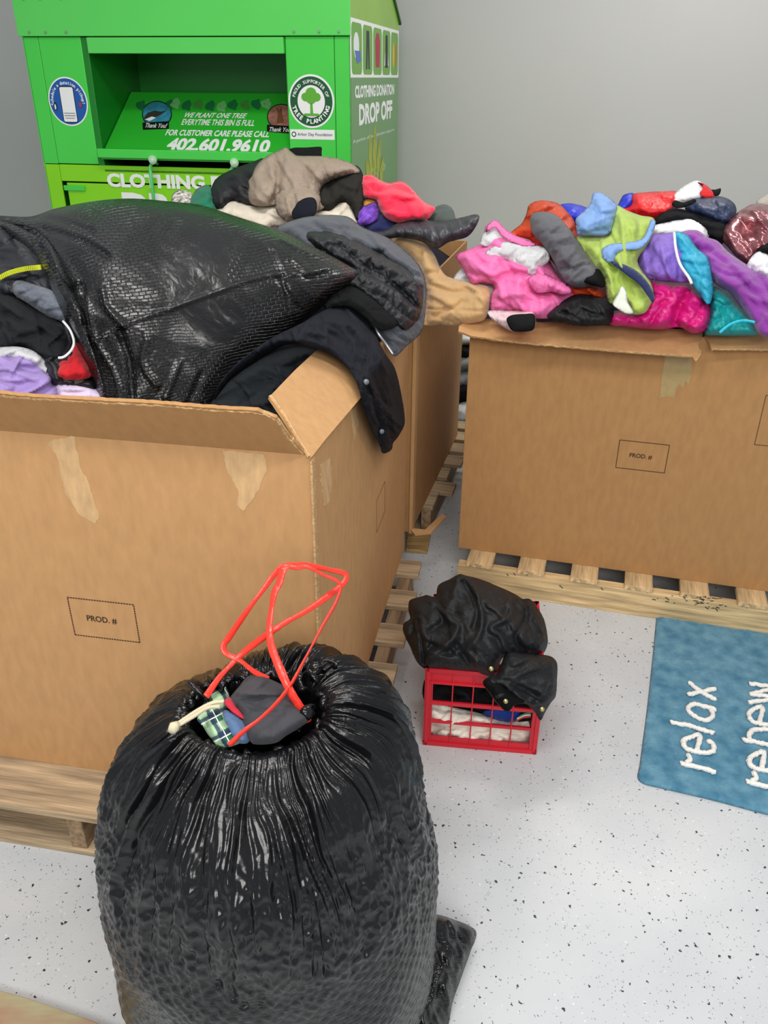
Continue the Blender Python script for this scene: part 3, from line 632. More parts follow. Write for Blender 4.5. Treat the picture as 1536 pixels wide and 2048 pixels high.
ddec(ell(563,234,29,26,30),blackp,'picture_border',0); ddec(ell(563,234,27,24,30),pinkp,'picture_face',1)
ddec([(534,250),(588,253),(588,268),(534,264)],blackp,'caption_strip',2)
ddec([(553,248),(556,228),(552,214),(558,222),(564,214),(564,226),(568,246)],mat('deer_print',(120,74,48)),'deer_print',2)
btext('Thank You!',(289,256),(333,254),9,white,drum,'drum',.01,thick=.0026); btext('Thank You!',(537,264),(582,266),9,white,drum,'drum',.01,thick=.0026)
lf=[mat('leaf_dark',(24,120,66)),mat('leaf_mid',(70,150,60)),mat('leaf_pale',(120,200,120))]
rs=random.Random(4)
for i,(u,v,c) in enumerate([(350,207,2),(373,211,0),(396,209,1),(420,212,0),(443,213,2),(465,210,0),(490,211,1),(512,209,0),(282,212,0),(338,210,0),(532,208,2)]):
    ddec(ell(u,v,11,8,14,rs.uniform(-.8,.8)),lf[c],'leaf_print',0); 
    for q in (-.7,.7): ddec(ell(u+math.cos(q*2)*7,v+q*7,8,4,10,q),lf[c],'leaf_print',.3)

# ------------------------------------------------------------------ rug
rugm=mat('rug_blue',(104,152,174),rough=.95,var=.1,vscale=26,bump=1.,bscale=170,rgb2=(58,116,146),sheen=.2,spec=.1)
zf=lambda z:(lambda u,v: np.array([atz(a,b,z)[1] for a,b in zip(u,v)]))
rug=cloth('rug',[(1312,1216),(1314,1218),(1297,1390),(1279,1530),(1275,1556),(1288,1568),(1320,1576),(1430,1602),(1536,1630),(1700,1668),(1800,1690),(1802,1688),(1812,1322),(1810,1318),(1540,1256),(1540,1255)],zf(.002),rugm,'blue shaggy bath rug with white woven words, on the floor against the right pallet','rug',T=.012,R=7,fold=.004,wl=.03,seed=2,step=5,sm=2,back=0,edgefold=.8,grow=0)
fz=zf(.016); lm=mat('rug_letters',(244,242,236),rough=.95,bump=1.,bscale=200)
def strokes(L,ch):
    k=MB(); rs=np.random.RandomState(len(L)+ord(ch))
    for st in L:
        P=spline_open(S(1200,1050,3.25,st),3.5); k.tube([atz(u+rs.uniform(-1,1),v+rs.uniform(-1,1),.015) for u,v in P],[.0062+.0022*rs.rand() for _ in P],7,flat=.9)
    k.build('letter',lm,rug,True)
strokes([[(522,1548),(640,1575),(750,1608)],[(560,1550),(585,1525),(570,1490)]],'r')
strokes([[(628,1470),(650,1370),(600,1375),(545,1400),(548,1435),(590,1465),(680,1482),(735,1470),(735,1430),(705,1402)]],'e')
strokes([[(455,1280),(600,1310),(740,1355)]],'l')
strokes([[(750,1200),(620,1165),(575,1185),(590,1225),(650,1262),(700,1270),(735,1235),(715,1185)]],'a')
strokes([[(578,1020),(650,1080),(745,1132)],[(568,1105),(650,1085),(750,1065)]],'x')
strokes([[(950,1665),(1060,1695),(1180,1725)],[(985,1670),(1015,1645),(995,1608)]],'r')
strokes([[(1050,1590),(1065,1480),(1010,1490),(970,1525),(985,1565),(1020,1585),(1110,1600),(1165,1580),(1160,1530)]],'e')
strokes([[(928,1395),(1010,1410),(1150,1440)],[(975,1400),(972,1360),(1000,1335),(1080,1330),(1150,1345)]],'n')
strokes([[(1035,1290),(1055,1190),(1000,1195),(968,1230),(985,1268),(1030,1290),(1110,1300),(1160,1270),(1150,1220)]],'e')
strokes([[(968,1030),(1080,1045),(1140,1060),(985,1098),(1060,1110),(1140,1125),(1060,1140),(965,1155)]],'w')

# ------------------------------------------------------------------ plastic bags
def plastic(name,k=1.,diam=.55,fine=.6,rough=.24,scale=(70,70),base=(14,14,16),soft=.0,mask=None):
    m=bpy.data.materials.new(name); m.use_nodes=True; nt=m.node_tree; b=nt.nodes['Principled BSDF']; L=nt.links.new
    b.inputs['Base Color'].default_value=(*lin(base),1); b.inputs['Roughness'].default_value=rough; b.inputs['Specular IOR Level'].default_value=.5
    uv=nt.nodes.new('ShaderNodeUVMap'); n0=nt.nodes.new('ShaderNodeTexNoise'); n0.inputs['Scale'].default_value=9; L(uv.outputs[0],n0.inputs[0])
    mx=nt.nodes.new('ShaderNodeMix'); mx.data_type='VECTOR'; mx.inputs[0].default_value=.03; L(uv.outputs[0],mx.inputs[4]); L(n0.outputs['Color'],mx.inputs[5])
    mp=nt.nodes.new('ShaderNodeMapping'); mp.inputs['Rotation'].default_value=(0,0,.2); mp.inputs['Scale'].default_value=(scale[0],scale[1],1); L(mx.outputs[1],mp.inputs[0])
    br=nt.nodes.new('ShaderNodeTexBrick'); br.inputs['Scale'].default_value=1; br.inputs['Mortar Size'].default_value=.13; br.inputs['Mortar Smooth'].default_value=1.; br.inputs['Brick Width'].default_value=1.5; br.inputs['Row Height'].default_value=.8
    br.inputs['Color1'].default_value=(1,1,1,1); br.inputs['Color2'].default_value=(.85,.85,.85,1); br.inputs['Mortar'].default_value=(0,0,0,1); L(mp.outputs[0],br.inputs[0])
    n1=nt.nodes.new('ShaderNodeTexNoise'); n1.inputs['Scale'].default_value=38; n1.inputs['Detail'].default_value=5; n1.inputs['Distortion'].default_value=1.2; L(uv.outputs[0],n1.inputs[0])
    n2=nt.nodes.new('ShaderNodeTexNoise'); n2.inputs['Scale'].default_value=5; L(uv.outputs[0],n2.inputs[0])
    r=nt.nodes.new('ShaderNodeMapRange'); r.inputs[1].default_value=.38; r.inputs[2].default_value=.6; L(n2.outputs[0],r.inputs[0])
    mu=nt.nodes.new('ShaderNodeMath'); mu.operation='MULTIPLY'; L(br.outputs[0],mu.inputs[0]); L(r.outputs[0],mu.inputs[1])
    if mask:
        sx=nt.nodes.new('ShaderNodeSeparateXYZ'); L(uv.outputs[0],sx.inputs[0]); mr=nt.nodes.new('ShaderNodeMapRange'); mr.inputs[1].default_value=mask[0]; mr.inputs[2].default_value=mask[1]; L(sx.outputs[1],mr.inputs[0])
        m2=nt.nodes.new('ShaderNodeMath'); m2.operation='MULTIPLY'; L(mu.outputs[0],m2.inputs[0]); L(mr.outputs[0],m2.inputs[1]); mu=m2
    b1=nt.nodes.new('ShaderNodeBump'); b1.inputs['Strength'].default_value=diam; b1.inputs['Distance'].default_value=.003; L(mu.outputs[0],b1.inputs['Height'])
    b2=nt.nodes.new('ShaderNodeBump'); b2.inputs['Strength'].default_value=fine; b2.inputs['Distance'].default_value=.006; L(n1.outputs[0],b2.inputs['Height']); L(b1.outputs[0],b2.inputs['Normal'])
    L(b2.outputs[0],b.inputs['Normal']); return m
bagA=plastic('black_bag_plastic',diam=.35,fine=.12,scale=(85,85),rough=.2,mask=(.72,1.0)); bagB=plastic('black_bag_plastic_lying',diam=.9,fine=.32,scale=(95,110),rough=.27)

NC=atz(512,1428,.69); NR=.5*abs(atz(640,1428,.69)[0]-atz(392,1428,.69)[0]); NRy=.5*(atz(512,1362,.69)[1]-atz(512,1494,.69)[1])
BC=np.array([-.204,1.035])
#      t     cx        cy        z    rx   ry   front-lip dip
rings=[(0.00,NC[0],NC[1],.600,NR*.85,NRy*.85),(.05,NC[0],NC[1],.66,NR*1.0,NRy*1.0),(.08,NC[0],NC[1],.688,NR*1.06,NRy*1.06),(.11,NC[0],NC[1],.698,NR+.020,NRy+.018),
 (.18,NC[0]*.85+BC[0]*.15,NC[1]*.85+BC[1]*.15,.688,.138,.125),(.28,NC[0]*.4+BC[0]*.6,NC[1]*.4+BC[1]*.6,.645,.186,.175),(.36,BC[0]-.008,BC[1],.585,.227,.22),(.45,BC[0]-.004,BC[1]-.0,.51,.258,.257),(.55,BC[0]-.002,BC[1],.42,.286,.28),
 (.66,BC[0]+.003,BC[1]-.005,.33,.300,.29),(.76,BC[0]+.012,BC[1]-.03,.22,.296,.27),(.85,BC[0]+.012,BC[1]-.07,.13,.29,.22),(.92,BC[0]+.012,BC[1]-.1,.05,.265,.18),(.97,BC[0]+.012,BC[1]-.1,.006,.22,.15),(1.,BC[0],BC[1]-.1,.004,.01,.01)]
def standing_bag():
    Rg=np.array(rings); NT,NA=420,760
    t=np.linspace(0,1,NT); th=np.linspace(0,2*np.pi,NA,endpoint=False)+math.pi/2
    def smooth(col):
        y=np.interp(t,Rg[:,0],Rg[:,col]); k=np.hanning(21); k/=k.sum(); yp=np.r_[np.full(10,y[0]),y,np.full(10,y[-1])]; return np.convolve(yp,k,'valid')
    cx,cy,z,rx,ry=[smooth(i) for i in range(1,6)]
    T,A=np.meshgrid(t,th,indexing='ij'); ang=A-math.pi/2
    ca,sa=np.cos(A),np.sin(A)
    X=cx[:,None]+rx[:,None]*ca; Y=cy[:,None]+ry[:,None]*sa; Zz=np.repeat(z[:,None],NA,1)
    # the shoulders: higher at the back right, a lower lip towards the camera
    sh=np.exp(-((T-.22)/.11)**2)
    Zz+=sh*(.028*np.clip(np.cos(A-math.radians(48)),0,1)**2-.012*np.clip(np.cos(A+math.radians(110)),0,1)) 
    rb_=np.exp(-((T-.30)/.12)**2)*np.clip(np.cos(A-math.radians(15)),0,1)**2
    X+=rb_*.035*ca; Y+=rb_*.03*sa; Zz+=rb_*.01
    P=np.stack([X,Y,Zz],-1)
    dA=np.roll(P,-1,1)-np.roll(P,1,1); dT=np.gradient(P,axis=0); N=np.cross(dA,dT); N/=np.linalg.norm(N,axis=2)[...,None]+1e-9
    out=np.stack([ca,sa,np.zeros_like(ca)],-1); sgn=np.sign((N[NT//2]*out[NT//2]).sum(-1).mean()); N*=sgn
    s=T*1.35; a=ang
    # gathered pleats running out of the neck
    w=.35*pn(a*2.2,s*3.5,3)+.12*pn(a*7,s*7,4)
    r1=1-2*np.abs(pn(a*6+w*2.2,s*1.1,1)); r2=1-2*np.abs(pn(a*16+w*4,s*1.8,2)); r3=pn(a*34+w*7,s*3,6)
    env=np.interp(T,[0,.06,.09,.13,.25,.42,.6,.75,1],[.2,.35,.55,.8,1.,.75,.28,.12,.0])*(.75+.5*pn(a*1.4,s*1.5,8))
    D=env*(.015*r1+.0085*r2+.002*r3)*np.interp(T,[0,.08,.13],[.3,.45,1])
    # crumpled middle and big lumps of clothes pressing out
    U=a*.3; Vv=s
    mid=np.interp(T,[0,.2,.4,.9,1],[0,.3,1,1,0]); low=np.interp(T,[0,.45,.62,.9,1],[0,.2,1,.5,0]); cr_=np.interp(T,[.3,.45,.58,.72],[0,1,.8,.08])
    D+=mid*.010*fbm(U*5,Vv*4.5,1,12)+cr_*(.0032*(1-2*np.abs(pn(U*26+.6*pn(U*14,Vv*14,31),Vv*13,14)))+.0025*(1-2*np.abs(pn(U*55,Vv*30,15))))
    du=U*120; dv=Vv*95; D+=low*.0019*np.abs(np.sin(du+dv+2.*pn(U*7,Vv*7,51)))*np.abs(np.sin(du-dv+2.*pn(U*7,Vv*7,52)))
    D+=np.interp(T,[0,.3,.40,.47,.56,.66],[0,.2,1,1,.55,0])*.006*(1-2*np.abs(pn(a*15+w*1.5,s*1.6,17)))*(.55+.6*pn(a*1.5,s*2,77))
    P=P+N*D[...,None]; P[...,2]=np.maximum(P[...,2],.002)
    V=P.reshape(-1,3); i=np.arange(NT-1)[:,None]*NA; j=np.arange(NA)[None]; j2=(j+1)%NA
    Fc=np.stack([i+j,i+j2,i+NA+j2,i+NA+j],-1).reshape(-1,4)
    if sgn<0: Fc=Fc[:,::-1]
    uv=np.stack([ang*.3,s],-1).reshape(-1,2)
    root=empty('trash_bag',(BC[0],BC[1],0)); tag(root,'bulging black plastic trash bag standing open in the foreground, red drawstring loops raised','trash bag')
    o=link('bag_body',V,Fc,bagA,root,True,uv=uv)
    return root
bagr=standing_bag()
Nz=.69
cloth('bag_corner',[(820,1825),(868,1828),(905,1838),(951,1862),(940,1905),(922,1955),(905,2005),(892,2060),(860,2080),(800,2060),(800,1900)],[(951,1862,atz(951,1862,.035)[1]),(892,2060,atz(892,2060,.01)[1]),(840,1900,atz(840,1900,.12)[1])],bagA,parent=bagr,T=.012,R=14,fold=.008,wl=.05,ang=70,an=3,seed=5)
# ragged gathered hem round the neck
k=MB(); P=[]; rs=np.random.RandomState(3)
for i in range(160):
    a=2*math.pi*i/160; q=1.14+.04*math.sin(a*23)+.02*rs.randn(); P.append((NC[0]+NR*q*math.cos(a),NC[1]+NRy*q*math.sin(a),.694+.006*math.sin(a*31)+.004*rs.randn()-.012*max(0,-math.sin(a))))
k.tube(P,[.0055+.003*rs.rand() for _ in P],8,closed=True); k.build('gathered_hem',bagA,bagr,True)
k=MB(); rs=np.random.RandomState(6)
for (u,v) in ((640,1350),(612,1372),(418,1392),(600,1445)):
    c=atz(u,v,.70)
    P=[c+np.array([.02*math.cos(a)+.006*rs.randn(),.012*math.sin(a),.012+.012*math.sin(a*2.3)]) for a in np.linspace(0,5,14)]
    k=MB(); k.tube(P,[.009+.005*rs.rand() for _ in P],9,flat=.45); k.build('gathered_tuft',bagA,bagr,True)
# contents of the standing bag
fz=lambda z:zf(z)
c1=lambda P:S(380,1100,4.042,P)
def plaid_mat():
    m=bpy.data.materials.new('green_plaid'); m.use_nodes=True; nt=m.node_tree; b=nt.nodes['Principled BSDF']; L=nt.links.new; b.inputs['Roughness'].default_value=.9
    uv=nt.nodes.new('ShaderNodeUVMap'); sp=nt.nodes.new('ShaderNodeSeparateXYZ'); mp=nt.nodes.new('ShaderNodeMapping'); mp.inputs['Rotation'].default_value=(0,0,.5); L(uv.outputs[0],mp.inputs[0]); L(mp.outputs[0],sp.inputs[0])
    def band(i,sc,off,cut):
        a=nt.nodes.new('ShaderNodeMath'); a.operation='MULTIPLY_ADD'; a.inputs[1].default_value=sc; a.inputs[2].default_value=off; L(sp.outputs[i],a.inputs[0])
        f=nt.nodes.new('ShaderNodeMath'); f.operation='FRACT'; L(a.outputs[0],f.inputs[0]); g=nt.nodes.new('ShaderNodeMath'); g.operation='LESS_THAN'; g.inputs[1].default_value=cut; L(f.outputs[0],g.inputs[0]); return g.outputs[0]
    prev=None; base=(*lin((34,92,66)),1)
    for i,sc,off,cut,col,fac in ((0,28,0,.42,(170,205,160),.75),(1,28,.2,.42,(176,210,170),.7),(0,28,.55,.16,(30,40,86),.85),(1,28,.7,.16,(28,36,80),.85),(0,28,.3,.05,(238,238,236),1),(1,28,.5,.05,(238,238,236),1)):
        mx=nt.nodes.new('ShaderNodeMix'); mx.data_type='RGBA'; mu=nt.nodes.new('ShaderNodeMath'); mu.operation='MULTIPLY'; mu.inputs[1].default_value=fac; L(band(i,sc,off,cut),mu.inputs[0]); L(mu.outputs[0],mx.inputs[0])
        if prev is None: mx.inputs[6].default_value=base
        else: L(prev,mx.inputs[6])
        mx.inputs[7].default_value=(*lin(col),1); prev=mx.outputs[2]
    L(prev,b.inputs['Base Color']); return m
cloth('plaid_shirt',c1([(150,1180),(215,1100),(290,1110),(320,1220),(300,1330),(350,1450),(420,1540),(330,1590),(230,1590),(160,1510),(100,1420),(60,1370),(90,1270)]),fz(.690),plaid_mat(),'green, white and navy plaid shirt poking out of the standing bag at left','shirt',group=None,T=.03,R=20,fold=.006,wl=.04,ang=60,an=2,seed=8,lift=.004)
cloth('blue_jeans',c1([(270,1300),(340,1310),(440,1390),(480,1540),(400,1560),(330,1490),(280,1380)]),fz(.70),fab('denim',(86,116,158),vscale=80),'folded blue denim garment between the plaid shirt and the black pullover in the bag','jeans',T=.02,R=16,fold=.003,wl=.04,seed=9,lift=.008)
bpull=cloth('black_pullover',c1([(320,1200),(390,1110),(470,1020),(560,1010),(660,1050),(760,1100),(840,1180),(900,1270),(960,1370),(880,1440),(780,1500),(690,1560),(520,1570),(470,1520),(430,1400),(420,1320),(340,1240)]),fz(.70),fab('charcoal_jersey',(66,67,72),sheen=.04,var=.06),'charcoal black pullover with a red stripe, bulging from the mouth of the standing bag','pullover',T=.045,R=45,fold=.006,wl=.08,seed=10,lift=.012,auto=.3,grow=.1,creases=[(c1([(350,1230),(450,1130),(600,1050)]),-.004,2.5),(c1([(470,1420),(490,1300),(580,1200)]),-.004,6)])
cloth('red_stripe',c1([(275,1230),(320,1190),(380,1270),(430,1330),(440,1370),(400,1350),(330,1300)]),fz(.70),fab('red_stripe_cloth',(196,40,62)),parent=bpull,T=.008,R=8,fold=.002,lift=.018,seed=11)
k=MB(); k.tube([atz(u,v,.735)+[0,0,0] for u,v in spline_open([(448,1403),(425,1406),(400,1418),(375,1434),(352,1450)],5)],.0032,7)
k.tube([atz(u,v,.733) for u,v in spline_open([(440,1413),(415,1416),(392,1430),(365,1446),(350,1455)],5)],.0032,7)
k.tube([atz(u,v,.735) for u,v in [(356,1446),(348,1454),(343,1462)]],[.004,.009,.006],7)
tag(k.build('drawcord',fab('cream_cord',(206,196,166)),None,True),'cream cotton drawcord with a knotted end lying over the bag rim','cord')
# red drawstring loops
redm=mat('red_drawstring',(255,62,46),rough=.3,var=.12,vscale=30,bump=.4,bscale=90,coat=.2)
def ribbon(px,anch,w=.006):
    P=spline_open(c1(px),5); Yf=yfield(anch)(P[:,0],P[:,1]); rs=np.random.RandomState(len(px)); k=MB(); W=[aty(u,v,y) for (u,v),y in zip(P,Yf)]
    n=len(W); rr=[w*(.85+.45*abs(math.sin(i*.09+len(px)))+.1*rs.rand()) for i in range(n)]
    k.tube(W,rr,10,flat=.38,up=(0,-1,.2)); return k.build('drawstring_loop',redm,bagr,True)
ribbon([(130,1185),(230,1040),(320,940),(420,840),(520,760),(650,665),(780,580),(900,515),(1020,440),(1120,370),(1200,310),(1262,235),(1250,190),(1150,165),(1000,132),(900,122),(760,135),(680,200),(600,310),(500,440),(400,580),(320,700),(272,770),(290,835),(400,890),(520,985),(635,1045)],
       [(412,1392,1.02),(541,1264,1.1),(690,1150,1.2),(560,1130,1.16),(448,1290,1.1),(537,1358,1.09)],.0042)
ribbon([(950,1390),(880,1270),(800,1140),(745,1020),(700,900),(655,770),(640,640),(655,500),(680,350),(720,270),(765,140),(860,140),(950,135),(1080,200),(1190,250),(1220,300),(1190,400),(1150,480),(1080,600),(1010,730),(930,880),(850,1030),(780,1140),(680,1260),(560,1370),(440,1460),(320,1575)],
       [(615,1444,1.0),(577,1380,1.02),(540,1260,1.08),(565,1135,1.13),(682,1170,1.16),(640,1270,1.09),(575,1380,.975),(520,1445,.925),(460,1489,.91)],.005)
ribbon([(700,880),(740,960),(775,1060),(830,1180),(900,1290),(950,1385)],[(553,1317,1.045),(585,1390,1.01),(615,1443,.995)],.0055)

# lying bag across the front box
lyb=cloth('trash_bag',[(-20,432),(60,433),(110,417),(190,402),(260,397),(330,402),(400,410),(470,432),(560,462),(640,500),(700,533),(716,548),(672,590),(620,635),(560,690),(490,740),(440,800),(415,850),(300,850),(212,840),(190,750),(150,660),(118,575),(85,500),(40,462),(-20,452)],
   [(250,400,2.12),(0,440,2.1),(700,540,2.10),(430,815,1.62),(210,830,1.50),(120,600,1.72),(560,680,1.9)],bagB,'huge black textured plastic trash bag lying on its side across the nearest box','trash bag',
   T=.17,R=190,fold=.008,wl=.13,ang=35,an=1.8,seed=21,step=4,sm=40,back=.5,auto=0,grow=.05,bend=.3,
   creases=[(S(0,380,2.4,[(470,720),(560,655),(800,572),(1000,500),(1150,445),(1300,410),(1420,408),(1536,385)]),.007,3.5),(S(0,380,2.4,[(1280,300),(1320,420),(1360,580)]),-.006,4),(S(0,380,2.4,[(1300,430),(1400,560)]),-.006,4),
            (S(0,380,2.4,[(60,200),(200,230),(300,400),(400,560),(450,720),(500,980)]),-.018,7),(S(0,380,2.4,[(100,150),(260,250),(380,420),(440,560),(470,700),(560,850),(600,1000)]),.012,9),
            (S(0,380,2.4,[(240,200),(420,260),(540,330)]),-.012,6),(S(0,380,2.4,[(130,130),(300,160),(460,220)]),-.01,7),(S(0,380,2.4,[(380,480),(420,470),(430,640),(400,660)]),-.012,7),
            (S(0,380,2.4,[(520,480),(540,560),(620,640)]),.01,6),(S(0,380,2.4,[(600,680),(640,800),(650,960)]),-.012,7),(S(0,380,2.4,[(720,700),(700,800),(760,900)]),.01,7),(S(0,380,2.4,[(860,800),(800,960)]),.008,6),(S(0,380,2.4,[(960,860),(900,1000)]),-.008,6),
            (S(0,380,2.4,[(1536,330),(1440,300),(1340,250)]),.008,5),(S(0,380,2.4,[(1536,400),(1440,420),(1360,360)]),-.008,6)])
cloth('bag_mouth_edge',[(-20,440),(40,455),(90,490),(125,560),(160,640),(190,720),(212,800),(200,805),(170,735),(140,660),(105,580),(75,515),(30,478),(-20,468)],[(0,450,2.0),(120,600,1.58),(200,800,1.44)],bagB,parent=lyb,T=.012,R=7,fold=.007,wl=.04,ang=60,an=3,seed=22,step=4)

# ------------------------------------------------------------------ clothes spilling from the lying bag
c5=lambda P:S(0,380,2.4,P)
LY=[(0,470,1.95),(100,620,1.70),(0,780,1.50),(180,790,1.50),(60,560,1.78)]
j1=cloth('charcoal_jacket',c5([(-60,180),(60,200),(160,280),(220,370),(250,460),(260,560),(120,500),(-60,540)]),LY,nyl('charcoal_nylon',(52,54,60),rough=.5),'charcoal jacket with a yellow zip in the mouth of the lying bag','jacket',T=.06,R=50,fold=.014,wl=.09,ang=20,seed=31)
k=MB(); P=spline_open(c5([(-30,440),(40,400),(120,378),(195,370)]),3.2)
for i,(u,v) in enumerate(P): 
    y=yfield(LY)(np.array([u]),np.array([v]))[0]-.105; c=aty(u,v,y); k.box(c[0]-.0012,c[0]+.0012,c[1]-.004,c[1]+.001,c[2]-.0045,c[2]+.0045)
k.build('yellow_zip',mat('yellow_zip_teeth',(206,214,40),rough=.4),j1); 
cloth('grey_sweatshirt',c5([(62,450),(85,432),(170,455),(260,490),(300,545),(318,625),(240,610),(150,555),(70,500)]),LY,fab('heather_grey',(98,104,116),vscale=120,var=.3),'heather grey sweatshirt sleeve tucked below the yellow-zipped jacket','sweatshirt',T=.03,R=22,fold=.006,wl=.05,seed=32,lift=.07)
cloth('black_trousers',c5([(-60,500),(60,510),(180,570),(300,640),(340,720),(330,800),(240,860),(120,760),(-60,770)]),LY,fab('black_cotton',(36,38,42)),'black trousers bunched left of the red-trimmed jacket, above the lilac cap','trousers',T=.05,R=40,fold=.012,wl=.1,ang=25,an=2,seed=33,lift=.05)
j2=cloth('red_black_jacket',c5([(305,640),(345,690),(370,760),(440,870),(470,960),(380,960),(250,930),(200,830),(230,780),(300,750)]),LY,nyl('black_shell',(28,28,32)),'black jacket with a red panel and white piping beside the bag mouth','jacket',T=.035,R=25,fold=.006,wl=.06,seed=34,lift=.07)
cloth('red_panel',c5([(355,735),(400,790),(440,885),(380,912),(258,905),(285,805),(330,785)]),LY,fab('crimson',(186,22,34)),parent=j2,T=.02,R=16,fold=.005,wl=.06,seed=35,lift=.098)
def cord(name,px,anch,r,m,parent,lift=0):
    P=spline_open(px,4); Yf=(anch if callable(anch) else yfield(anch))(P[:,0],P[:,1]); k=MB(); k.tube([aty(u,v,y-lift) for (u,v),y in zip(P,Yf)],r,8); return k.build(name,m,parent,True)
whitef=fab('white_cotton',(232,232,234),var=.05)
cord('white_piping',c5([(303,630),(335,670),(355,725),(345,765),(310,800),(280,806)]),LY,.0024,whitef,j2,.13)
c=cloth('lilac_cap',c5([(-60,770),(60,752),(140,765),(200,800),(245,860),(290,960),(300,1010),(100,1020),(-60,1010)]),LY,fab('lilac',(150,128,186)),'lilac and pale grey brimmed cap by the front rim at left','cap',T=.05,R=32,fold=.004,wl=.1,seed=36,lift=.05)
cloth('grey_crown',c5([(-60,770),(60,752),(140,765),(200,800),(245,860),(255,895),(150,840),(60,820),(-60,820)]),LY,fab('pale_grey',(186,186,190)),parent=c,T=.03,R=16,fold=.004,seed=37,lift=.088)
cloth('lavender_shirt',c5([(265,905),(330,905),(410,915),(480,940),(490,1010),(290,1010)]),LY,fab('pale_lavender',(208,192,222)),'pale lavender shirt edge showing between the lilac cap and the bag','shirt',T=.02,R=16,fold=.006,wl=.05,seed=38,lift=.06)

# ------------------------------------------------------------------ clothes over the front box's right side
c3=lambda P:S(340,280,2.4,P)
def FS(u,v,off): return onplane(u,v,FB.w(off,0,0),FB.d)[1]
def FP(u,v,off=.0):
    n=FB.d*math.sin(a_f)+np.array([0,0,math.cos(a_f)]); return onplane(u,v,FB.w(0,0,FH)+n*off,n)[1]
a_f=math.radians(38)
navy=fab('navy_black_twill',(25,28,38),rough=.7)
A=[(790,850,FS(790,850,.03)),(770,895,FS(770,895,.02)),(745,780,FS(745,780,.035)),(795,760,FS(795,760,.03)),(722,760,FS(722,760,.03)),(765,690,FS(765,690,.05)),(640,690,FP(640,690,.03)),(690,650,FP(690,650,.05)),(590,680,FP(590,680,.05)),(450,770,1.62),(500,730,1.68)]
def shirtY(u,v):
    out=[]; g=yfield([(450,780,1.60),(520,720,1.70),(590,690,1.84)])
    for a,b in zip(u,v):
        fp,fs=FP(a,b,.025),FS(a,b,.028); m_=fp if a<640 else max(fp,fs)+.012*math.log(1+math.exp(-abs(fp-fs)/.012)); t=np.clip((a-520)/90,0,1); t=t*t*(3-2*t); out.append(m_*t+float(g(np.array([a]),np.array([b]))[0])*(1-t))
    return np.array(out)
sh=cloth('navy_shirt',[(692,612),(712,617),(734,637),(751,669),(768,703),(790,738),(804,798),(809,846),(797,872),(786,886),(782,900),(766,906),(759,887),(741,852),(727,812),(719,780),(703,745),(680,720),(652,704),(629,696),(606,690),(572,690),(540,705),(500,728),(465,755),(440,785),(428,800),(440,765),(480,722),(540,678),(600,648),(640,625),(668,613)],shirtY,navy,'navy black button-up shirt draped over the corner flap of the nearest box','shirt',
   T=.028,R=34,fold=.012,wl=.09,ang=62,an=2.6,seed=41,step=4,creases=[([(600,650),(680,680),(730,760),(765,880)],-.008,6),([(650,640),(720,670),(765,740),(790,860)],.008,8),([(560,680),(640,690),(700,735)],.007,5)])
for u,v in ((731,763),(762,862)):
    k=MB(); c=aty(u,v,shirtY(np.array([u]),np.array([v]))[0]-.032); k.tube([c,c+np.array([.003,-.005,0])],.006,12); k.build('button',mat('smoky_button',(120,126,134),rough=.25),sh,True)
cloth('black_coat',[(410,850),(425,800),(455,765),(505,728),(560,700),(610,694),(650,712),(610,740),(575,775),(550,795),(560,830),(600,880),(520,880)],[(430,800,1.58),(600,700,1.86),(580,850,1.56)],fab('black_slate',(34,39,44)),'dark slate coat lying inside the nearest box between the bag and the corner flap','coat',T=.03,R=30,fold=.006,wl=.12,seed=42)
GJ=[(560,455,2.45),(700,440,2.55),(800,500,2.52),(845,600,2.36),(830,680,2.22),(790,705,FS(790,705,.03)),(720,600,2.12),(650,560,2.15),(600,470,2.3)]
greysh=fab('grey_softshell',(72,76,84),rough=.7)
gj=cloth('grey_jacket',c3([(515,425),(600,382),(720,362),(850,368),(925,420),(1040,468),(1130,535),(1200,610),(1228,700),(1222,860),(1200,930),(1140,985),(1075,1038),(1030,960),(960,880),(880,800),(740,800),(780,720),(850,640),(860,600),(720,560),(600,480)]),GJ,greysh,'grey jacket with black quilted lining, draped between the lying bag and the tan coat','jacket',
   T=.035,R=30,fold=.01,wl=.12,ang=35,an=2,seed=43,step=4,creases=[(c3([(560,430),(700,400),(900,470),(1080,560),(1180,660)]),.010,9)])
quiltm=nyl('black_quilted',(34,36,40),rough=.48)
cloth('quilted_lining',c3([(640,450),(760,430),(880,465),(1000,525),(1120,600),(1195,670),(1215,740),(1195,850),(1130,930),(1060,880),(970,780),(880,715),(800,705),(830,650),(870,620),(760,560),(680,500)]),GJ,quiltm,parent=gj,T=.045,R=26,fold=.012,wl=.06,ang=30,seed=44,step=4,lift=.03,quilt=(38,.045,.008),
   creases=[(c3([(760,470),(900,540),(1050,620),(1180,700)]),.014,9),(c3([(800,600),(950,640),(1100,720),(1190,800)]),-.012,6)])
cloth('knit_hem',c3([(740,800),(800,720),(880,705),(970,760),(1050,830),(1095,885),(1010,910),(930,840),(860,795),(790,800)]),GJ,fab('black_knit',(26,28,30),bump=1.,bscale=400),parent=gj,T=.015,R=12,fold=.003,wl=.1,seed=45,lift=.085)
cord('zip',c3([(985,885),(1000,930),(1040,985),(1070,1030)]),GJ,.004,mat('zip_metal',(170,172,176),rough=.3,metal=.8),gj,.05)
tanm=fab('tan_suede',(200,162,112),sheen=.3,var=.1,vscale=15)
TJ=[(800,480,2.85),(860,500,2.78),(850,640,2.60),(980,600,2.52),(900,640,2.56)]
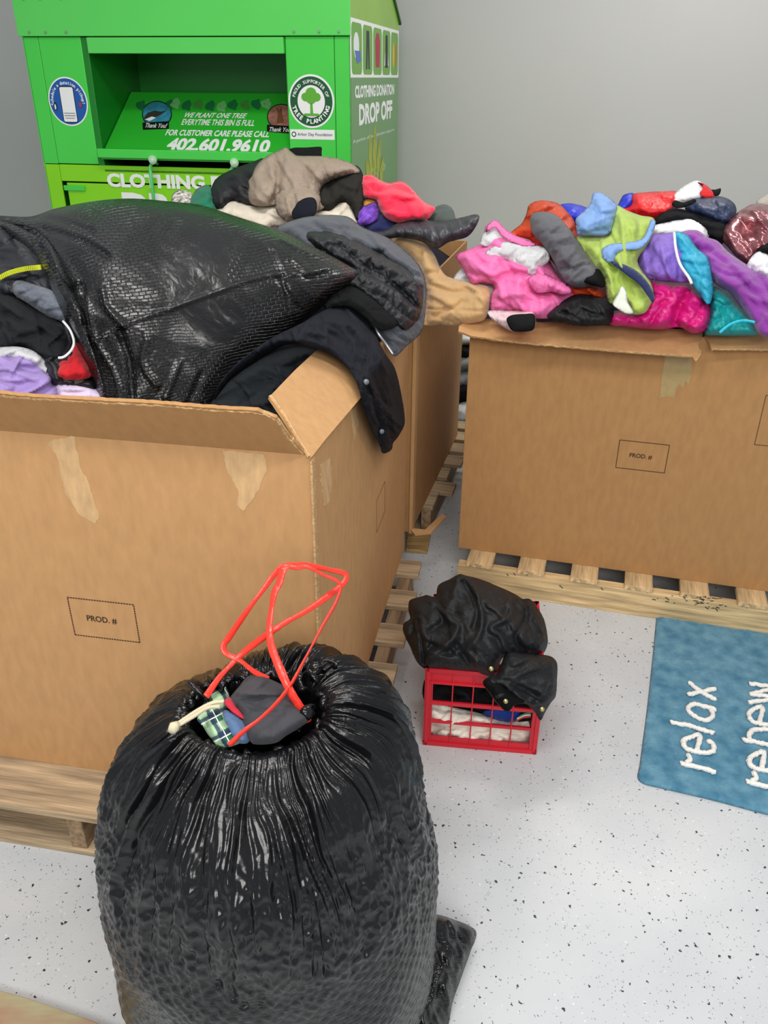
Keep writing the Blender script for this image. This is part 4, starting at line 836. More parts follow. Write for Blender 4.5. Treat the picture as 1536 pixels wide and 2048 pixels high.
tc_=cloth('tan_coat',c3([(1040,480),(1120,468),(1215,495),(1265,545),(1300,620),(1330,655),(1430,680),(1525,705),(1537,745),(1525,830),(1500,868),(1400,886),(1300,888),(1210,884),(1225,800),(1228,700),(1180,600),(1100,520)]),TJ,tanm,'tan suede coat with its sleeve reaching from the farther box to the right box','coat',T=.05,R=28,fold=.006,wl=.12,seed=46,step=4,
   creases=[(c3([(1240,640),(1290,640),(1330,655)]),-.012,6),(c3([(1230,808),(1350,812),(1510,820)]),-.006,2.5)])

# ------------------------------------------------------------------ heaps
def heap(name,fr,x0,x1,y0,y1,f,m,label,seed):
    NX,NY=60,60; X,Y=np.meshgrid(np.linspace(x0,x1,NX),np.linspace(y0,y1,NY),indexing='ij'); Z=f(X,Y)+.03*folds(X*6,Y*6,seed)
    V=[fr.w(x,y,z) for x,y,z in zip(X.ravel(),Y.ravel(),Z.ravel())]; n=len(V); V+=[fr.w(x,y,.5) for x,y in ((x0,y0),(x1,y0),(x1,y1),(x0,y1))]
    Fc=[(i*NY+j,(i+1)*NY+j,(i+1)*NY+j+1,i*NY+j+1) for i in range(NX-1) for j in range(NY-1)]
    idx=lambda i,j:i*NY+j
    Fc+= [[idx(i,0) for i in range(NX)][::-1]+[n,n+1],[idx(NX-1,j) for j in range(NY)][::-1]+[n+1,n+2],[idx(i,NY-1) for i in range(NX)]+[n+2,n+3],[idx(0,j) for j in range(NY)]+[n+3,n],[n+3,n+2,n+1,n]]
    o=link(name,V,Fc,m,None,True); return tag(o,label,'clothes',kind='stuff')
dk=fab('mixed_dark_cloth',(46,44,56),var=.5,vscale=6,rgb2=(24,26,36)); dk2=fab('mixed_cloth',(92,66,92),var=.5,vscale=5,rgb2=(44,48,72))
heap('clothes_heap',FB,-1.205,-.015,.02,1.155,lambda X,Y:.90+.12*Y,dk,'tangle of dark clothes packed inside the nearest box beneath the lying bag',50)
heap('clothes_heap',MF,-1.185,-.015,.015,.945,lambda X,Y:.90+.33*np.sin(np.clip(Y/.8,0,1)*1.6)*np.exp(-((X+.60)/.34)**2),dk,'tangle of mixed clothes packed in the farther box beneath the jackets',51)
heap('clothes_heap',RB,.015,1.145,.015,.965,lambda X,Y:.88+.24*np.sin(np.clip(Y/.8,0,1)*1.6)*np.clip(np.sin(np.clip(X/1.1,0,1)*2.4+.3),.1,1),dk2,'tangle of bright clothes packed in the right box beneath the coats',52)

# ------------------------------------------------------------------ jackets heaped in the farther left box
YM=slope_plane(MF,1.02,30)
GM='clothes heaped in the farther left box'
cloth('leopard_scarf',c3([(10,265),(45,240),(100,252),(118,300),(100,330),(15,330)]),YM,mat('leopard_print',(206,200,190),rough=.9,var=.85,vscale=75,rgb2=(44,38,36)),'black and white leopard print cloth at the left end of the farther heap','scarf',GM,T=.035,R=16,fold=.005,seed=61,lift=.03)
cloth('green_shirt',c3([(95,285),(110,262),(140,228),(190,222),(225,300),(210,365),(90,350)]),YM,fab('pine_green',(20,112,82)),'pine green cloth between the leopard scarf and the black fleece','shirt',GM,T=.04,R=20,fold=.006,wl=.08,seed=62,lift=.04)
cloth('brown_scarf',c3([(410,400),(480,375),(560,370),(560,430),(470,440)]),YM,fab('grey_brown',(92,84,80)),'grey brown cloth just below the cream coat','scarf',GM,T=.02,R=14,fold=.004,seed=63,lift=.02)
cloth('cream_coat',c3([(200,345),(236,325),(270,295),(300,288),(370,302),(430,312),(520,300),(640,330),(760,318),(800,300),(848,290),(870,330),(900,400),(820,385),(700,380),(600,420),(500,410),(460,430),(400,420),(300,385),(200,365)]),YM,fab('cream_canvas',(216,206,188),rough=.8),'cream canvas coat spread under the taupe windbreaker','coat',GM,T=.03,R=24,fold=.008,wl=.12,ang=10,seed=64,lift=.04)
cloth('black_fleece',c3([(192,262),(215,195),(270,155),(340,125),(400,105),(445,88),(470,120),(440,200),(420,300),(390,318),(300,292),(260,328),(200,316)]),YM,nyl('black_nylon',(34,35,39),rough=.55),'crumpled black jacket left of the taupe windbreaker','jacket',GM,T=.06,R=40,fold=.024,wl=.13,ang=40,an=1.6,seed=65,lift=.05)
cloth('black_hat',c3([(560,60),(590,38),(650,36),(726,33),(728,56),(720,100),(620,110)]),YM,fab('black_felt',(20,20,22)),'small black hat brim on the very top of the farther heap','hat',GM,T=.02,R=12,fold=.003,seed=66,lift=.0)
cloth('olive_coat',c3([(700,230),(760,200),(830,160),(890,122),(925,165),(930,280),(915,350),(898,385),(870,320),(820,300),(760,340),(690,330)]),YM,fab('olive_black',(48,47,42)),'olive black coat showing to the right of the taupe windbreaker','coat',GM,T=.05,R=35,fold=.018,wl=.14,ang=80,an=2,seed=67,lift=.06)
tp=nyl('taupe_nylon',(150,134,118),rough=.6)
tw=cloth('taupe_windbreaker',c3([(370,225),(390,165),(420,115),(470,75),(520,50),(555,36),(580,55),(610,75),(720,78),(800,88),(870,112),(912,150),(880,160),(800,185),(740,215),(720,260),(740,320),(690,345),(600,330),(520,320),(510,280),(500,310),(430,318),(385,300)]),YM,tp,'large taupe windbreaker with navy cuffs on top of the farther heap','windbreaker',GM,
   T=.07,R=48,fold=.022,wl=.15,ang=70,an=1.8,seed=68,lift=.10,step=4,creases=[(c3([(520,120),(525,200),(500,300)]),-.02,6),(c3([(555,60),(600,120),(620,200)]),.012,9),(c3([(660,110),(650,170),(700,210)]),-.012,6),(c3([(560,100),(550,180),(560,240)]),.012,8)])
sl=cloth('sleeve',c3([(510,260),(560,228),(650,222),(700,245),(722,285),(705,345),(660,378),(600,388),(555,388),(515,350),(505,300)]),YM,tp,parent=tw,T=.06,R=34,fold=.012,wl=.06,ang=60,seed=69,lift=.17,step=4)
cloth('navy_cuff',c3([(612,300),(650,278),(690,278),(706,310),(700,350),(672,375),(600,380),(584,350),(600,320)]),YM,fab('cuff_navy',(24,27,40)),parent=tw,T=.02,R=14,fold=.003,seed=70,lift=.265,auto=0)
cloth('navy_shirt',c3([(930,420),(960,370),(1000,345),(1080,380),(1120,400),(1060,430),(960,450)]),YM,fab('deep_navy',(30,38,86)),'navy blue cloth under the coral fleece','shirt',GM,T=.03,R=18,fold=.006,seed=71,lift=.01)
cloth('mustard_scarf',c3([(925,290),(965,272),(990,285),(985,310),(935,325)]),YM,fab('mustard',(198,142,50)),'scrap of mustard yellow cloth above the purple print','scarf',GM,T=.02,R=10,fold=.004,seed=72,lift=.03)
cloth('purple_scarf',c3([(896,345),(930,318),(985,300),(1003,340),(998,375),(960,402),(905,408)]),YM,mat('purple_print',(122,70,190),rough=.8,var=.6,vscale=50,rgb2=(64,34,120)),'purple patterned cloth beside the coral fleece','scarf',GM,T=.03,R=16,fold=.008,wl=.05,seed=73,lift=.05)
cloth('coral_fleece',c3([(922,180),(965,168),(1005,190),(1050,208),(1105,198),(1140,215),(1180,255),(1225,300),(1272,325),(1262,350),(1235,380),(1150,388),(1095,397),(1040,375),(1005,330),(990,290),(925,262)]),YM,fab('coral_red',(240,36,72),sheen=.3),'bright coral red fleece at the right of the farther heap','fleece',GM,T=.05,R=34,fold=.012,wl=.16,ang=35,an=2,seed=74,lift=.06,
   creases=[(c3([(930,235),(1000,245),(1080,230),(1160,260)]),-.014,7),(c3([(1010,310),(1090,360),(1200,370)]),.008,8)])
cloth('grey_green_cap',c3([(1235,385),(1250,345),(1285,316),(1325,310),(1355,330),(1368,365),(1370,410),(1290,410)]),YM,fab('grey_green',(74,84,80)),'grey green cap between the coral fleece and the black puffer','cap',GM,T=.04,R=22,fold=.003,seed=75,lift=.0)
cloth('black_puffer',c3([(930,445),(1030,432),(1110,392),(1200,382),(1280,392),(1340,385),(1400,372),(1465,358),(1484,368),(1465,420),(1425,465),(1340,490),(1275,522),(1200,485),(1110,470),(1010,470)]),YM,nyl('black_puff',(58,58,64),rough=.4),'shiny black puffer jacket hanging at the farther box rim, beyond the tan coat','jacket',GM,T=.045,R=26,fold=.016,wl=.06,ang=60,an=1.6,seed=76,lift=.05,quilt=(70,.05,.007))

# ------------------------------------------------------------------ coloured jackets heaped in the right box
c4=lambda P:S(880,350,2.3415,P)
YR=slope_plane(RB,RH+.005,32,-.03); GR='bright clothes heaped in the right box'
def rc(name,P,m,label,cat,**k):
    k['lift']=k.get('lift',0)+(.016 if k.get('parent') else 0)
    k['T']=k.get('T',.05)*.8; k['fold']=k.get('fold',.012)*1.15
    return cloth(name,c4(P),YR,m,label,cat,GR if not k.get('parent') else None,**k)
rc('blue_jacket',[(555,150),(600,133),(650,140),(700,155),(820,150),(860,95),(910,90),(905,150),(850,180),(700,240),(600,220)],nyl('royal_blue',(32,52,196)),'royal blue jacket peeping out behind the light blue hood','jacket',T=.05,R=24,fold=.01,seed=81,lift=0)
rc('white_hood_coat',[(1480,130),(1500,105),(1560,90),(1580,170),(1500,180)],fab('oatmeal',(176,170,158)),'oatmeal coloured cloth behind the rose gold jacket','coat',T=.03,R=16,fold=.006,seed=82)
rc('red_puffer',[(850,160),(893,142),(905,92),(960,82),(1040,78),(1110,80),(1120,140),(1080,190),(985,210),(900,185)],nyl('bright_red',(220,30,34)),'bright red puffer jacket behind the lime jacket','jacket',T=.055,R=30,fold=.01,wl=.08,ang=20,seed=83,lift=.02,quilt=(15,.07,.008))
ch=rc('fancy_dress_top',[(1078,135),(1095,95),(1130,62),(1175,35),(1212,28),(1250,60),(1285,90),(1250,115),(1180,125),(1130,150)],whitef,'white, red and black fancy dress top on the peak of the right heap','top',T=.03,R=18,fold=.006,seed=84,lift=.05)
rc('red_panel',[(1205,34),(1235,42),(1262,60),(1288,98),(1240,105),(1215,85),(1230,62)],fab('flag_red',(214,34,40)),None,None,parent=ch,T=.02,R=10,fold=.003,seed=85,lift=.07)
rc('black_panel',[(1245,70),(1290,68),(1316,63),(1306,95),(1275,98)],fab('jet',(20,20,22)),None,None,parent=ch,T=.015,R=8,fold=.002,seed=86,lift=.07)
rc('black_panel',[(1085,140),(1100,118),(1140,128),(1190,112),(1200,125),(1150,150),(1110,155)],fab('jet',(20,20,22)),None,None,parent=ch,T=.012,R=8,fold=.002,seed=87,lift=.08)
rc('navy_puffer',[(1148,150),(1175,115),(1250,98),(1330,104),(1378,135),(1386,180),(1350,235),(1250,215),(1165,175)],nyl('navy_puff',(38,52,84)),'navy puffer jacket with an orange cuff lining, below the fancy dress top','jacket',T=.06,R=34,fold=.012,wl=.08,seed=88,lift=.06,quilt=(65,.06,.008))
rc('black_sweater',[(1005,215),(1060,165),(1120,158),(1180,172),(1260,180),(1345,230),(1330,310),(1290,330),(1230,270),(1140,225),(1040,240)],fab('black_knit_wool',(26,27,31),bump=.8),'black knitted sweater between the white cloth and the navy puffer','sweater',T=.045,R=28,fold=.014,wl=.09,seed=89,lift=.07)
rc('white_sweatshirt',[(990,245),(1060,222),(1130,208),(1190,205),(1235,228),(1262,275),(1240,300),(1140,290),(1000,285)],whitef,'plain white sweatshirt above the lavender jacket','sweatshirt',T=.035,R=24,fold=.006,seed=90,lift=.09)
pinkg=mat('rose_foil',(196,136,140),rough=.22,metal=.6,var=.3,vscale=10,rgb2=(120,60,70),bump=.5,bscale=40)
rc('rose_gold_jacket',[(1308,290),(1330,240),(1370,195),(1420,158),(1470,135),(1540,140),(1620,180),(1620,330),(1500,380),(1450,420),(1385,380),(1350,340)],pinkg,'shiny rose gold puffer jacket at the right end of the heap','jacket',T=.08,R=50,fold=.024,wl=.07,ang=50,an=1.6,seed=91,lift=.08,step=4)
rc('dark_scarf',[(1480,370),(1510,310),(1600,290),(1600,400),(1500,420)],fab('jet',(20,20,22)),'black cloth below the rose gold jacket at the picture edge','scarf',T=.03,R=16,fold=.006,seed=92,lift=.12)
rc('white_fleece',[(1440,425),(1490,360),(1560,385),(1620,400),(1620,520),(1500,470)],whitef,'white fleece below the rose gold jacket, above the purple fleece','fleece',T=.035,R=20,fold=.01,wl=.06,seed=93,lift=.14)
purp=fab('purple_fleece_cloth',(140,56,158),sheen=.3)
rc('purple_fleece',[(1110,285),(1150,262),(1205,260),(1250,290),(1300,310),(1350,360),(1420,410),(1500,450),(1620,520),(1620,760),(1500,748),(1465,690),(1430,640),(1370,560),(1290,510),(1250,440),(1230,380),(1180,330)],purp,'purple fleece sweeping down the right side of the heap','fleece',T=.07,R=45,fold=.02,wl=.16,ang=42,an=2.5,seed=94,lift=.12,step=4,
   creases=[(c4([(1250,350),(1350,430),(1480,560),(1536,640)]),-.014,7)])
tealm=nyl('teal_nylon',(10,150,152))
tp_=rc('teal_puffer',[(1262,520),(1300,515),(1350,550),(1390,600),(1440,650),(1478,700),(1485,745),(1400,752),(1300,750),(1240,740),(1255,660)],tealm,'teal puffer jacket at the box rim between the magenta and purple garments','jacket',T=.06,R=30,fold=.01,wl=.06,seed=95,lift=.05,quilt=(-35,.06,.008))
cord('hem_piping',c4([(1310,738),(1360,700),(1420,682),(1475,690)]),YR,.004,nyl('bright_turquoise',(40,190,214)),tp_,.13)
mag=nyl('magenta_nylon',(206,20,120),rough=.38)
rc('magenta_puffer',[(788,650),(830,635),(900,635),(950,600),(985,560),(960,500),(985,480),(1080,502),(1160,505),(1215,545),(1255,600),(1272,650),(1250,720),(1185,740),(1120,712),(1040,722),(950,718),(870,708),(795,700)],mag,'magenta quilted puffer jacket along the box rim under the lime jacket','jacket',T=.065,R=36,fold=.012,wl=.08,ang=-60,seed=96,lift=.06,step=4,quilt=(-55,.055,.011),
   creases=[(c4([(1100,720),(1110,640),(1150,560)]),-.03,9)])
lav=nyl('lavender_nylon',(132,100,196),rough=.6); turq=nyl('turquoise_nylon',(44,170,204),rough=.55)
lj=rc('lavender_turquoise_jacket',[(925,380),(955,310),(985,280),(1040,275),(1095,270),(1160,285),(1205,345),(1250,385),(1270,470),(1277,540),(1258,602),(1225,570),(1180,510),(1080,502),(960,482),(930,430)],lav,'lavender and turquoise ski jacket with white piping in the middle of the right heap','jacket',T=.06,R=44,fold=.016,wl=.14,ang=70,an=1.6,seed=97,lift=.13,step=4)
rc('turquoise_sleeve',[(1098,270),(1160,284),(1205,345),(1252,385),(1272,470),(1278,545),(1258,604),(1215,560),(1170,500),(1130,440),(1110,360)],turq,None,None,parent=lj,T=.045,R=34,fold=.012,wl=.07,ang=40,seed=98,lift=.155,step=4)
cord('white_piping',c4([(1097,272),(1105,350),(1125,420),(1165,480),(1178,508)]),YR,.004,whitef,lj,.205)
org=nyl('burnt_orange',(196,66,26),rough=.55); gry=fab('grey_ripstop',(88,88,94),rough=.65)
oj=rc('orange_jacket',[(330,275),(385,225),(405,180),(420,140),(470,120),(545,130),(590,165),(630,220),(650,300),(690,370),(690,440),(770,520),(772,590),(700,580),(610,560),(560,450),(500,380),(430,310),(380,290)],org,'burnt orange jacket with a grey sleeve, left of the lime jacket','jacket',T=.06,R=34,fold=.018,wl=.1,seed=99,lift=.06)
gs=rc('grey_sleeve',[(422,200),(440,178),(490,172),(545,188),(600,245),(650,310),(700,375),(745,425),(772,480),(768,522),(720,520),(650,528),(595,512),(560,460),(520,380),(480,325),(440,285),(425,240)],gry,None,None,parent=oj,T=.075,R=34,fold=.010,wl=.06,ang=150,an=2.4,seed=100,lift=.13,step=4)
rc('black_cuff',[(668,488),(700,455),(742,440),(768,480),(770,525),(735,522),(695,512)],fab('jet',(20,20,22)),None,None,parent=oj,T=.03,R=14,fold=.006,seed=101,lift=.175)
rc('white_cardigan',[(65,492),(100,440),(160,440),(260,500),(262,560),(235,600),(200,520),(120,505)],fab('soft_white',(204,204,208)),'white cardigan under the pink ski jacket at the left rim','cardigan',T=.03,R=18,fold=.008,wl=.06,seed=102,lift=.0)
pk=nyl('candy_pink',(232,112,172),rough=.55)
pj=rc('pink_ski_jacket',[(72,380),(110,358),(190,322),(205,280),(215,240),(262,212),(300,248),(340,275),(400,300),(450,320),(505,345),(515,400),(560,480),(612,540),(645,562),(600,600),(520,665),(440,668),(340,638),(245,636),(242,560),(250,520),(200,506),(150,508),(110,440)],pk,'candy pink ski jacket with white fleece lining at the left of the right heap','jacket',
   T=.07,R=50,fold=.022,wl=.13,ang=30,an=1.8,seed=103,lift=.06,step=4,creases=[(c4([(250,530),(300,470),(420,460)]),-.02,6),(c4([(300,500),(310,560),(330,620)]),-.012,5),(c4([(120,380),(260,400),(400,450)]),.012,8),(c4([(360,470),(370,560),(400,620)]),.012,8)])
wl_=fab('fleece_white',(206,206,208),bump=1.,bscale=80)
rc('fleece_lining',[(215,365),(260,330),(310,312),(380,325),(450,330),(500,345),(512,395),(470,440),(440,468),(400,455),(330,405),(260,385)],wl_,None,None,parent=pj,T=.03,R=22,fold=.014,wl=.05,seed=104,lift=.115)
rc('hood_lining',[(190,325),(195,285),(230,255),(268,252),(300,290),(280,315),(230,335)],wl_,None,None,parent=pj,T=.025,R=16,fold=.006,seed=105,lift=.10)
rc('sleeve_cuff',[(412,495),(440,465),(480,458),(545,488),(605,520),(615,548),(580,560),(520,545),(455,550)],pk,None,None,parent=pj,T=.035,R=16,fold=.009,wl=.025,ang=60,seed=106,lift=.13)
rc('front_zip_flap',[(262,212),(300,248),(340,278),(400,300),(455,325),(400,335),(330,310),(290,285),(255,245),(215,270),(225,232)],pk,None,None,parent=pj,T=.03,R=12,fold=.005,seed=107,lift=.125)
bs=rc('black_gloves',[(502,662),(545,615),(600,575),(650,558),(720,565),(775,580),(806,600),(814,640),(795,695),(700,706),(620,702),(550,685)],nyl('black_glove_nylon',(26,27,30),rough=.6),'bunched black sleeve lying on the right box rim, right of the pink jacket','sleeve',T=.055,R=34,fold=.016,wl=.07,ang=20,seed=108,lift=.10)
ps=rc('pale_pink_sleeve',[(222,640),(260,634),(340,638),(430,632),(447,670),(445,705),(430,728),(345,732),(290,708),(245,675)],nyl('pale_pink',(224,196,200),rough=.6),'pale pink sleeve with a black cuff resting on the left end of the bent flap','sleeve',T=.035,R=20,fold=.005,wl=.06,seed=109,lift=.09)
rc('black_cuff',[(312,672),(340,655),(400,650),(440,652),(447,690),(432,728),(345,732),(320,705)],fab('jet',(20,20,22)),None,None,parent=ps,T=.022,R=14,fold=.004,seed=110,lift=.12)
lime=fab('lime_cloth',(172,196,92),rough=.7); lblue=fab('sky_blue_cloth',(128,166,222),rough=.7)
lm_=rc('lime_jacket',[(643,290),(700,285),(780,282),(795,200),(820,142),(880,168),(940,190),(1003,208),(990,290),(955,350),(925,400),(945,450),(985,500),(1000,560),(985,610),(955,648),(900,650),(880,600),(845,585),(800,600),(780,560),(770,490),(730,440),(690,380),(655,325)],lime,'lime green jacket with sky blue hood and navy stripe, centre of right heap','jacket',
   T=.07,R=44,fold=.018,wl=.12,ang=75,an=1.8,seed=111,lift=.16,step=4,creases=[(c4([(820,420),(860,470),(900,560)]),-.014,6),(c4([(700,320),(760,400),(800,480)]),.01,8)])
rc('blue_hood',[(637,205),(680,165),(705,130),(718,88),(745,82),(790,105),(828,145),(815,215),(790,272),(720,282),(648,276),(640,240)],lblue,None,None,parent=lm_,T=.06,R=36,fold=.012,wl=.08,seed=112,lift=.19,step=4)
rc('blue_panel',[(760,348),(800,325),(880,315),(945,300),(975,250),(988,212),(1008,215),(1000,260),(965,320),(930,345),(850,352),(825,375),(815,402),(788,407),(764,385)],lblue,None,None,parent=lm_,T=.025,R=12,fold=.005,seed=113,lift=.235,auto=0)
rc('navy_stripe',[(800,408),(860,418),(925,452),(975,505),(1002,560),(998,600),(975,570),(930,510),(870,465)],fab('stripe_navy',(34,44,88)),None,None,parent=lm_,T=.018,R=9,fold=.003,seed=114,lift=.235,auto=0)
rc('care_tag',[(808,602),(830,560),(852,520),(872,545),(882,600),(908,645),(870,648),(830,625)],fab('tag_white',(214,220,206)),None,None,parent=lm_,T=.012,R=10,fold=.006,wl=.04,seed=115,lift=.22)

# ------------------------------------------------------------------ bundles on the floor in the gap
c8=lambda P:S(780,640,4.096,P)
spot=mat('spotted_white',(196,192,198),rough=.8,var=.9,vscale=4,rgb2=(30,30,36))
cloth('white_bundle',c8([(460,845),(480,760),(520,700),(600,680),(700,640),(900,680),(900,860),(640,858),(560,850)]),[(910,820,4.1)],whitef,'white bundle with black spots lowest on the floor in the gap between the boxes','clothes bundle','bundles in the gap between the boxes',T=.1,R=22,fold=.02,wl=.12,seed=121,back=1.)
cloth('black_bundle',c8([(500,700),(520,560),(600,520),(900,500),(900,700),(620,670)]),[(910,780,4.15)],fab('bundle_black',(30,30,34)),'black bundle stacked on the white spotted one in the gap','clothes bundle','bundles in the gap between the boxes',T=.08,R=18,fold=.02,wl=.12,seed=122,back=1.)
cloth('grey_bundle',c8([(510,610),(530,460),(600,430),(900,420),(900,600),(600,590)]),[(910,760,4.2)],fab('bundle_grey',(120,122,128)),'grey bundle between two dark ones in the gap','clothes bundle','bundles in the gap between the boxes',T=.08,R=18,fold=.02,wl=.1,seed=123,back=1.)
cloth('white_grey_bundle',c8([(530,460),(550,330),(640,290),(900,280),(900,430),(600,430)]),[(910,720,4.25)],fab('bundle_pale',(150,150,156)),'pale grey bundle near the top of the stack in the gap','clothes bundle','bundles in the gap between the boxes',T=.08,R=16,fold=.015,wl=.1,seed=124,back=1.)
cloth('dark_bundle',c8([(540,330),(550,220),(640,190),(900,200),(900,330)]),[(910,700,4.28)],fab('bundle_black',(30,30,34)),'dark bundle second from the top of the stack in the gap','clothes bundle','bundles in the gap between the boxes',T=.08,R=14,fold=.015,seed=125,back=1.)
cloth('white_top_bundle',c8([(550,220),(570,130),(640,100),(900,100),(900,220)]),[(910,675,4.3)],whitef,'white bundle topmost of the stack in the gap','clothes bundle','bundles in the gap between the boxes',T=.08,R=14,fold=.015,seed=126,back=1.)

# ------------------------------------------------------------------ milk crate
CR=Frame(.108,1.674,-6.5); CW,CD,CHt=.305,.345,.262
crm=mat('red_crate_plastic',(206,24,44),rough=.35,var=.05,vscale=20,coat=.1)
cr=empty('milk_crate',tuple(CR.w(0,0,0)),CR.a); tag(cr,'red plastic milk crate standing on the speckled floor between the two pallets','crate')
def cbox(name,bxs,m=crm,parent=cr):
    k=MB()
    for b in bxs: k.box(*b)
    return k.build(name,m,parent,bevel=.0012,world=False)
def gridpanel(L,depth0,sgn,axis,n):
    """grid wall: horizontal ledges and thin upright ribs"""
    out=[]
    def add(a0,a1,d0,d1,z0,z1):
        if axis=='x': out.append((a0,a1,depth0+sgn*min(d0,d1) if sgn>0 else depth0-max(d0,d1),depth0+sgn*max(d0,d1) if sgn>0 else depth0-min(d0,d1),z0,z1))
        else: out.append((depth0+sgn*min(d0,d1) if sgn>0 else depth0-max(d0,d1),depth0+sgn*max(d0,d1) if sgn>0 else depth0-min(d0,d1),a0,a1,z0,z1))
    add(0,L,0,.012,CHt-.012,CHt); add(.012,L-.012,.006,.010,CHt-.045,CHt); add(.012,L-.012,0,.010,CHt-.05,CHt-.044)
    for z,h in ((.140,.012),(.078,.010)): add(.012,L-.012,.003,.010,z,z+h); 
    add(0,L,0,.012,.0,.012); add(.01,L-.01,.005,.010,.0,.03)
    for i in range(n+1):
        x=.02+(L-.04)*i/n; add(x-.0018,x+.0018,.001,.010,.0,CHt-.006)
    for x0 in (0.,L-.02): add(x0,x0+.02,.004,.012,0,CHt)
    return out
cbox('front_panel',gridpanel(CW,0,1,'x',5)); cbox('rear_panel',gridpanel(CW,CD,-1,'x',5)); cbox('side_panel',gridpanel(CD,0,1,'y',5)); cbox('side_panel',gridpanel(CD,CW,-1,'y',5))
cbox('base_grid',[(.01,CW-.01,y,y+.006,0,.006) for y in np.arange(.02,CD-.02,.04)]+[(x,x+.006,.01,CD-.01,0,.006) for x in np.arange(.02,CW-.02,.04)])
k=MB(); 
c2_=lambda P:S(700,1050,3.413,P)
def CY(off): return lambda u,v: np.array([onplane(a,b,CR.w(0,off,0),CR.q)[1] for a,b in zip(u,v)])
wc=fab('ivory_fleece',(244,236,224),sheen=.3)
cloth('ivory_sweater',c2_([(515,1215),(600,1225),(720,1250),(850,1275),(960,1310),(1080,1340),(1215,1340),(1215,1500),(1180,1515),(900,1505),(700,1490),(600,1475),(530,1440),(505,1350)]),CY(.05),wc,'ivory sweater folded at the bottom of the red crate','sweater',T=.035,R=30,fold=.018,wl=.07,seed=131,back=1.5,
   creases=[(c2_([(520,1370),(700,1390),(900,1400),(1200,1420)]),-.02,5),(c2_([(560,1400),(600,1450),(570,1480)]),-.012,5),(c2_([(680,1400),(740,1420),(720,1460),(680,1440)]),-.012,4),(c2_([(830,1420),(890,1450),(860,1490)]),-.012,4),(c2_([(980,1430),(1050,1470)]),-.012,4)])
cloth('blue_shirt',c2_([(900,1275),(1000,1262),(1100,1270),(1170,1270),(1160,1310),(1100,1352),(1010,1335),(940,1310)]),CY(.045),fab('royal_cotton',(30,60,150)),'royal blue shirt squeezed above the ivory sweater in the crate','shirt',T=.02,R=14,fold=.008,wl=.05,seed=132)
st=cloth('striped_sock',c2_([(1130,1335),(1170,1280),(1240,1275),(1235,1330),(1150,1345)]),CY(.043),fab('jet',(20,20,22)),'dark striped sock at the right end of the crate','sock',T=.014,R=10,fold=.003,seed=133)
cord('red_stripe',c2_([(1135,1335),(1180,1312),(1235,1308)]),CY(.025),.003,fab('stripe_red',(210,70,60)),st); cord('white_stripe',c2_([(1140,1322),(1185,1300),(1235,1296)]),CY(.025),.0025,whitef,st); cord('green_stripe',c2_([(1150,1310),(1190,1290),(1235,1284)]),CY(.025),.0025,fab('stripe_green',(60,150,110)),st)
coatm=nyl('black_coat_shell',(33,35,38),rough=.55)
cloth('black_jumper',c2_([(510,1060),(600,1060),(940,1080),(1240,1120),(1245,1270),(900,1285),(700,1250),(515,1205)]),CY(.06),fab('jumper_black',(22,22,26)),'black jumper folded above the ivory sweater in the crate','jumper',T=.03,R=24,fold=.014,wl=.06,seed=134,back=1.)
KA=[(920,1150,1.93),(825,1230,1.86),(840,1330,1.70),(905,1345,1.67),(985,1350,1.65),(1085,1190,1.93),(1095,1290,1.78),(1084,1430,1.615),(1010,1410,1.61),(960,1240,1.79)]
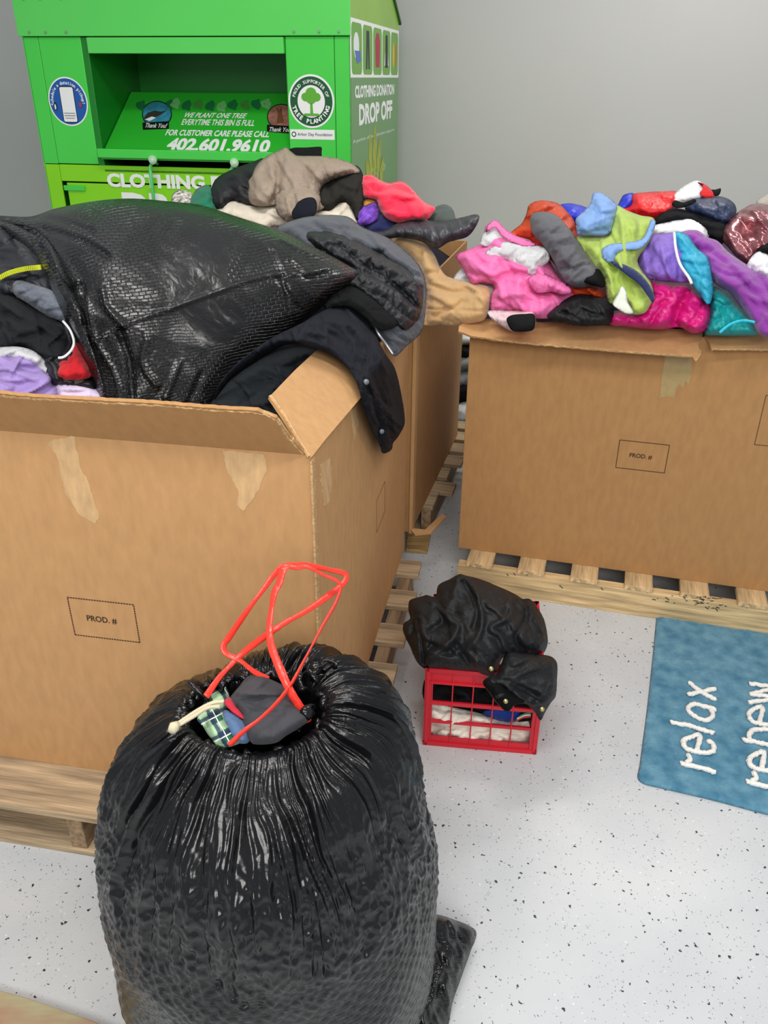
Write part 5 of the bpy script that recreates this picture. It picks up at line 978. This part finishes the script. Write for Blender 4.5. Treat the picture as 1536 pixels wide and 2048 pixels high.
ct=cloth('black_coat',c2_([(748,335),(790,345),(860,362),(930,385),(1000,415),(1070,445),(1130,475),(1180,505),(1225,505),(1270,550),(1325,650),(1350,790),(1335,850),(1310,880),(1180,890),(1050,900),(1000,1000),(960,1030),(905,1018),(860,1000),(700,995),(590,985),(510,978),(455,930),(410,830),(365,730),(368,672),(410,640),(400,580),(405,520),(440,500),(500,485),(520,478),(570,490),(588,480),(605,410),(680,370)]),KA,coatm,
   'big crumpled black coat heaped on top of the red crate, one sleeve hanging out','coat',T=.085,R=75,fold=.026,wl=.12,ang=60,an=1.4,seed=135,step=3.5,sm=20,edgefold=.4,auto=.35,
   creases=[(c2_([(760,340),(850,440),(880,560),(900,660),(860,780),(740,860)]),.016,6),(c2_([(780,390),(840,500),(870,600),(840,700)]),-.014,5),(c2_([(1080,520),(1080,620),(960,700),(1020,760),(1060,860)]),.016,6),(c2_([(560,520),(680,640),(740,700),(660,820),(560,880)]),.015,6),(c2_([(590,560),(640,650),(560,720)]),-.014,6),(c2_([(1190,520),(1190,640),(1120,760),(1180,860)]),-.016,6),(c2_([(480,660),(500,800),(510,960)]),-.018,5),(c2_([(800,860),(860,920),(880,1000)]),.01,5),(c2_([(940,560),(1020,580),(1060,540)]),.01,6)])
slv=cloth('sleeve',c2_([(1060,880),(1110,865),(1180,870),(1260,880),(1370,898),(1412,945),(1412,1060),(1402,1170),(1365,1220),(1330,1280),(1300,1332),(1265,1280),(1230,1245),(1200,1220),(1130,1225),(1075,1275),(1010,1225),(960,1160),(908,1078),(950,1035),(1010,1005)]),KA,coatm,parent=ct,T=.05,R=40,fold=.008,wl=.14,seed=136,lift=.05,step=3.5,
   creases=[(c2_([(930,1060),(1020,1070),(1120,1140),(1240,1240)]),.008,4)])
cloth('cuff_opening',c2_([(915,1078),(945,1055),(1020,1080),(1110,1140),(1190,1205),(1130,1222),(1075,1268),(1015,1220),(965,1155)]),KA,fab('cuff_black',(12,13,14)),parent=ct,T=.012,R=10,fold=.003,seed=137,lift=.088)
for u,v in ((982,1337),(1011,1402),(1084,1418)):
    k=MB(); c=aty(u,v,yfield(KA)(np.array([u]),np.array([v]))[0]-.115); k.tube([c,c+np.array([.0,-.004,.002])],.0055,12); k.build('brass_snap',mat('brass',(212,192,130),rough=.25,metal=.8),ct,True)
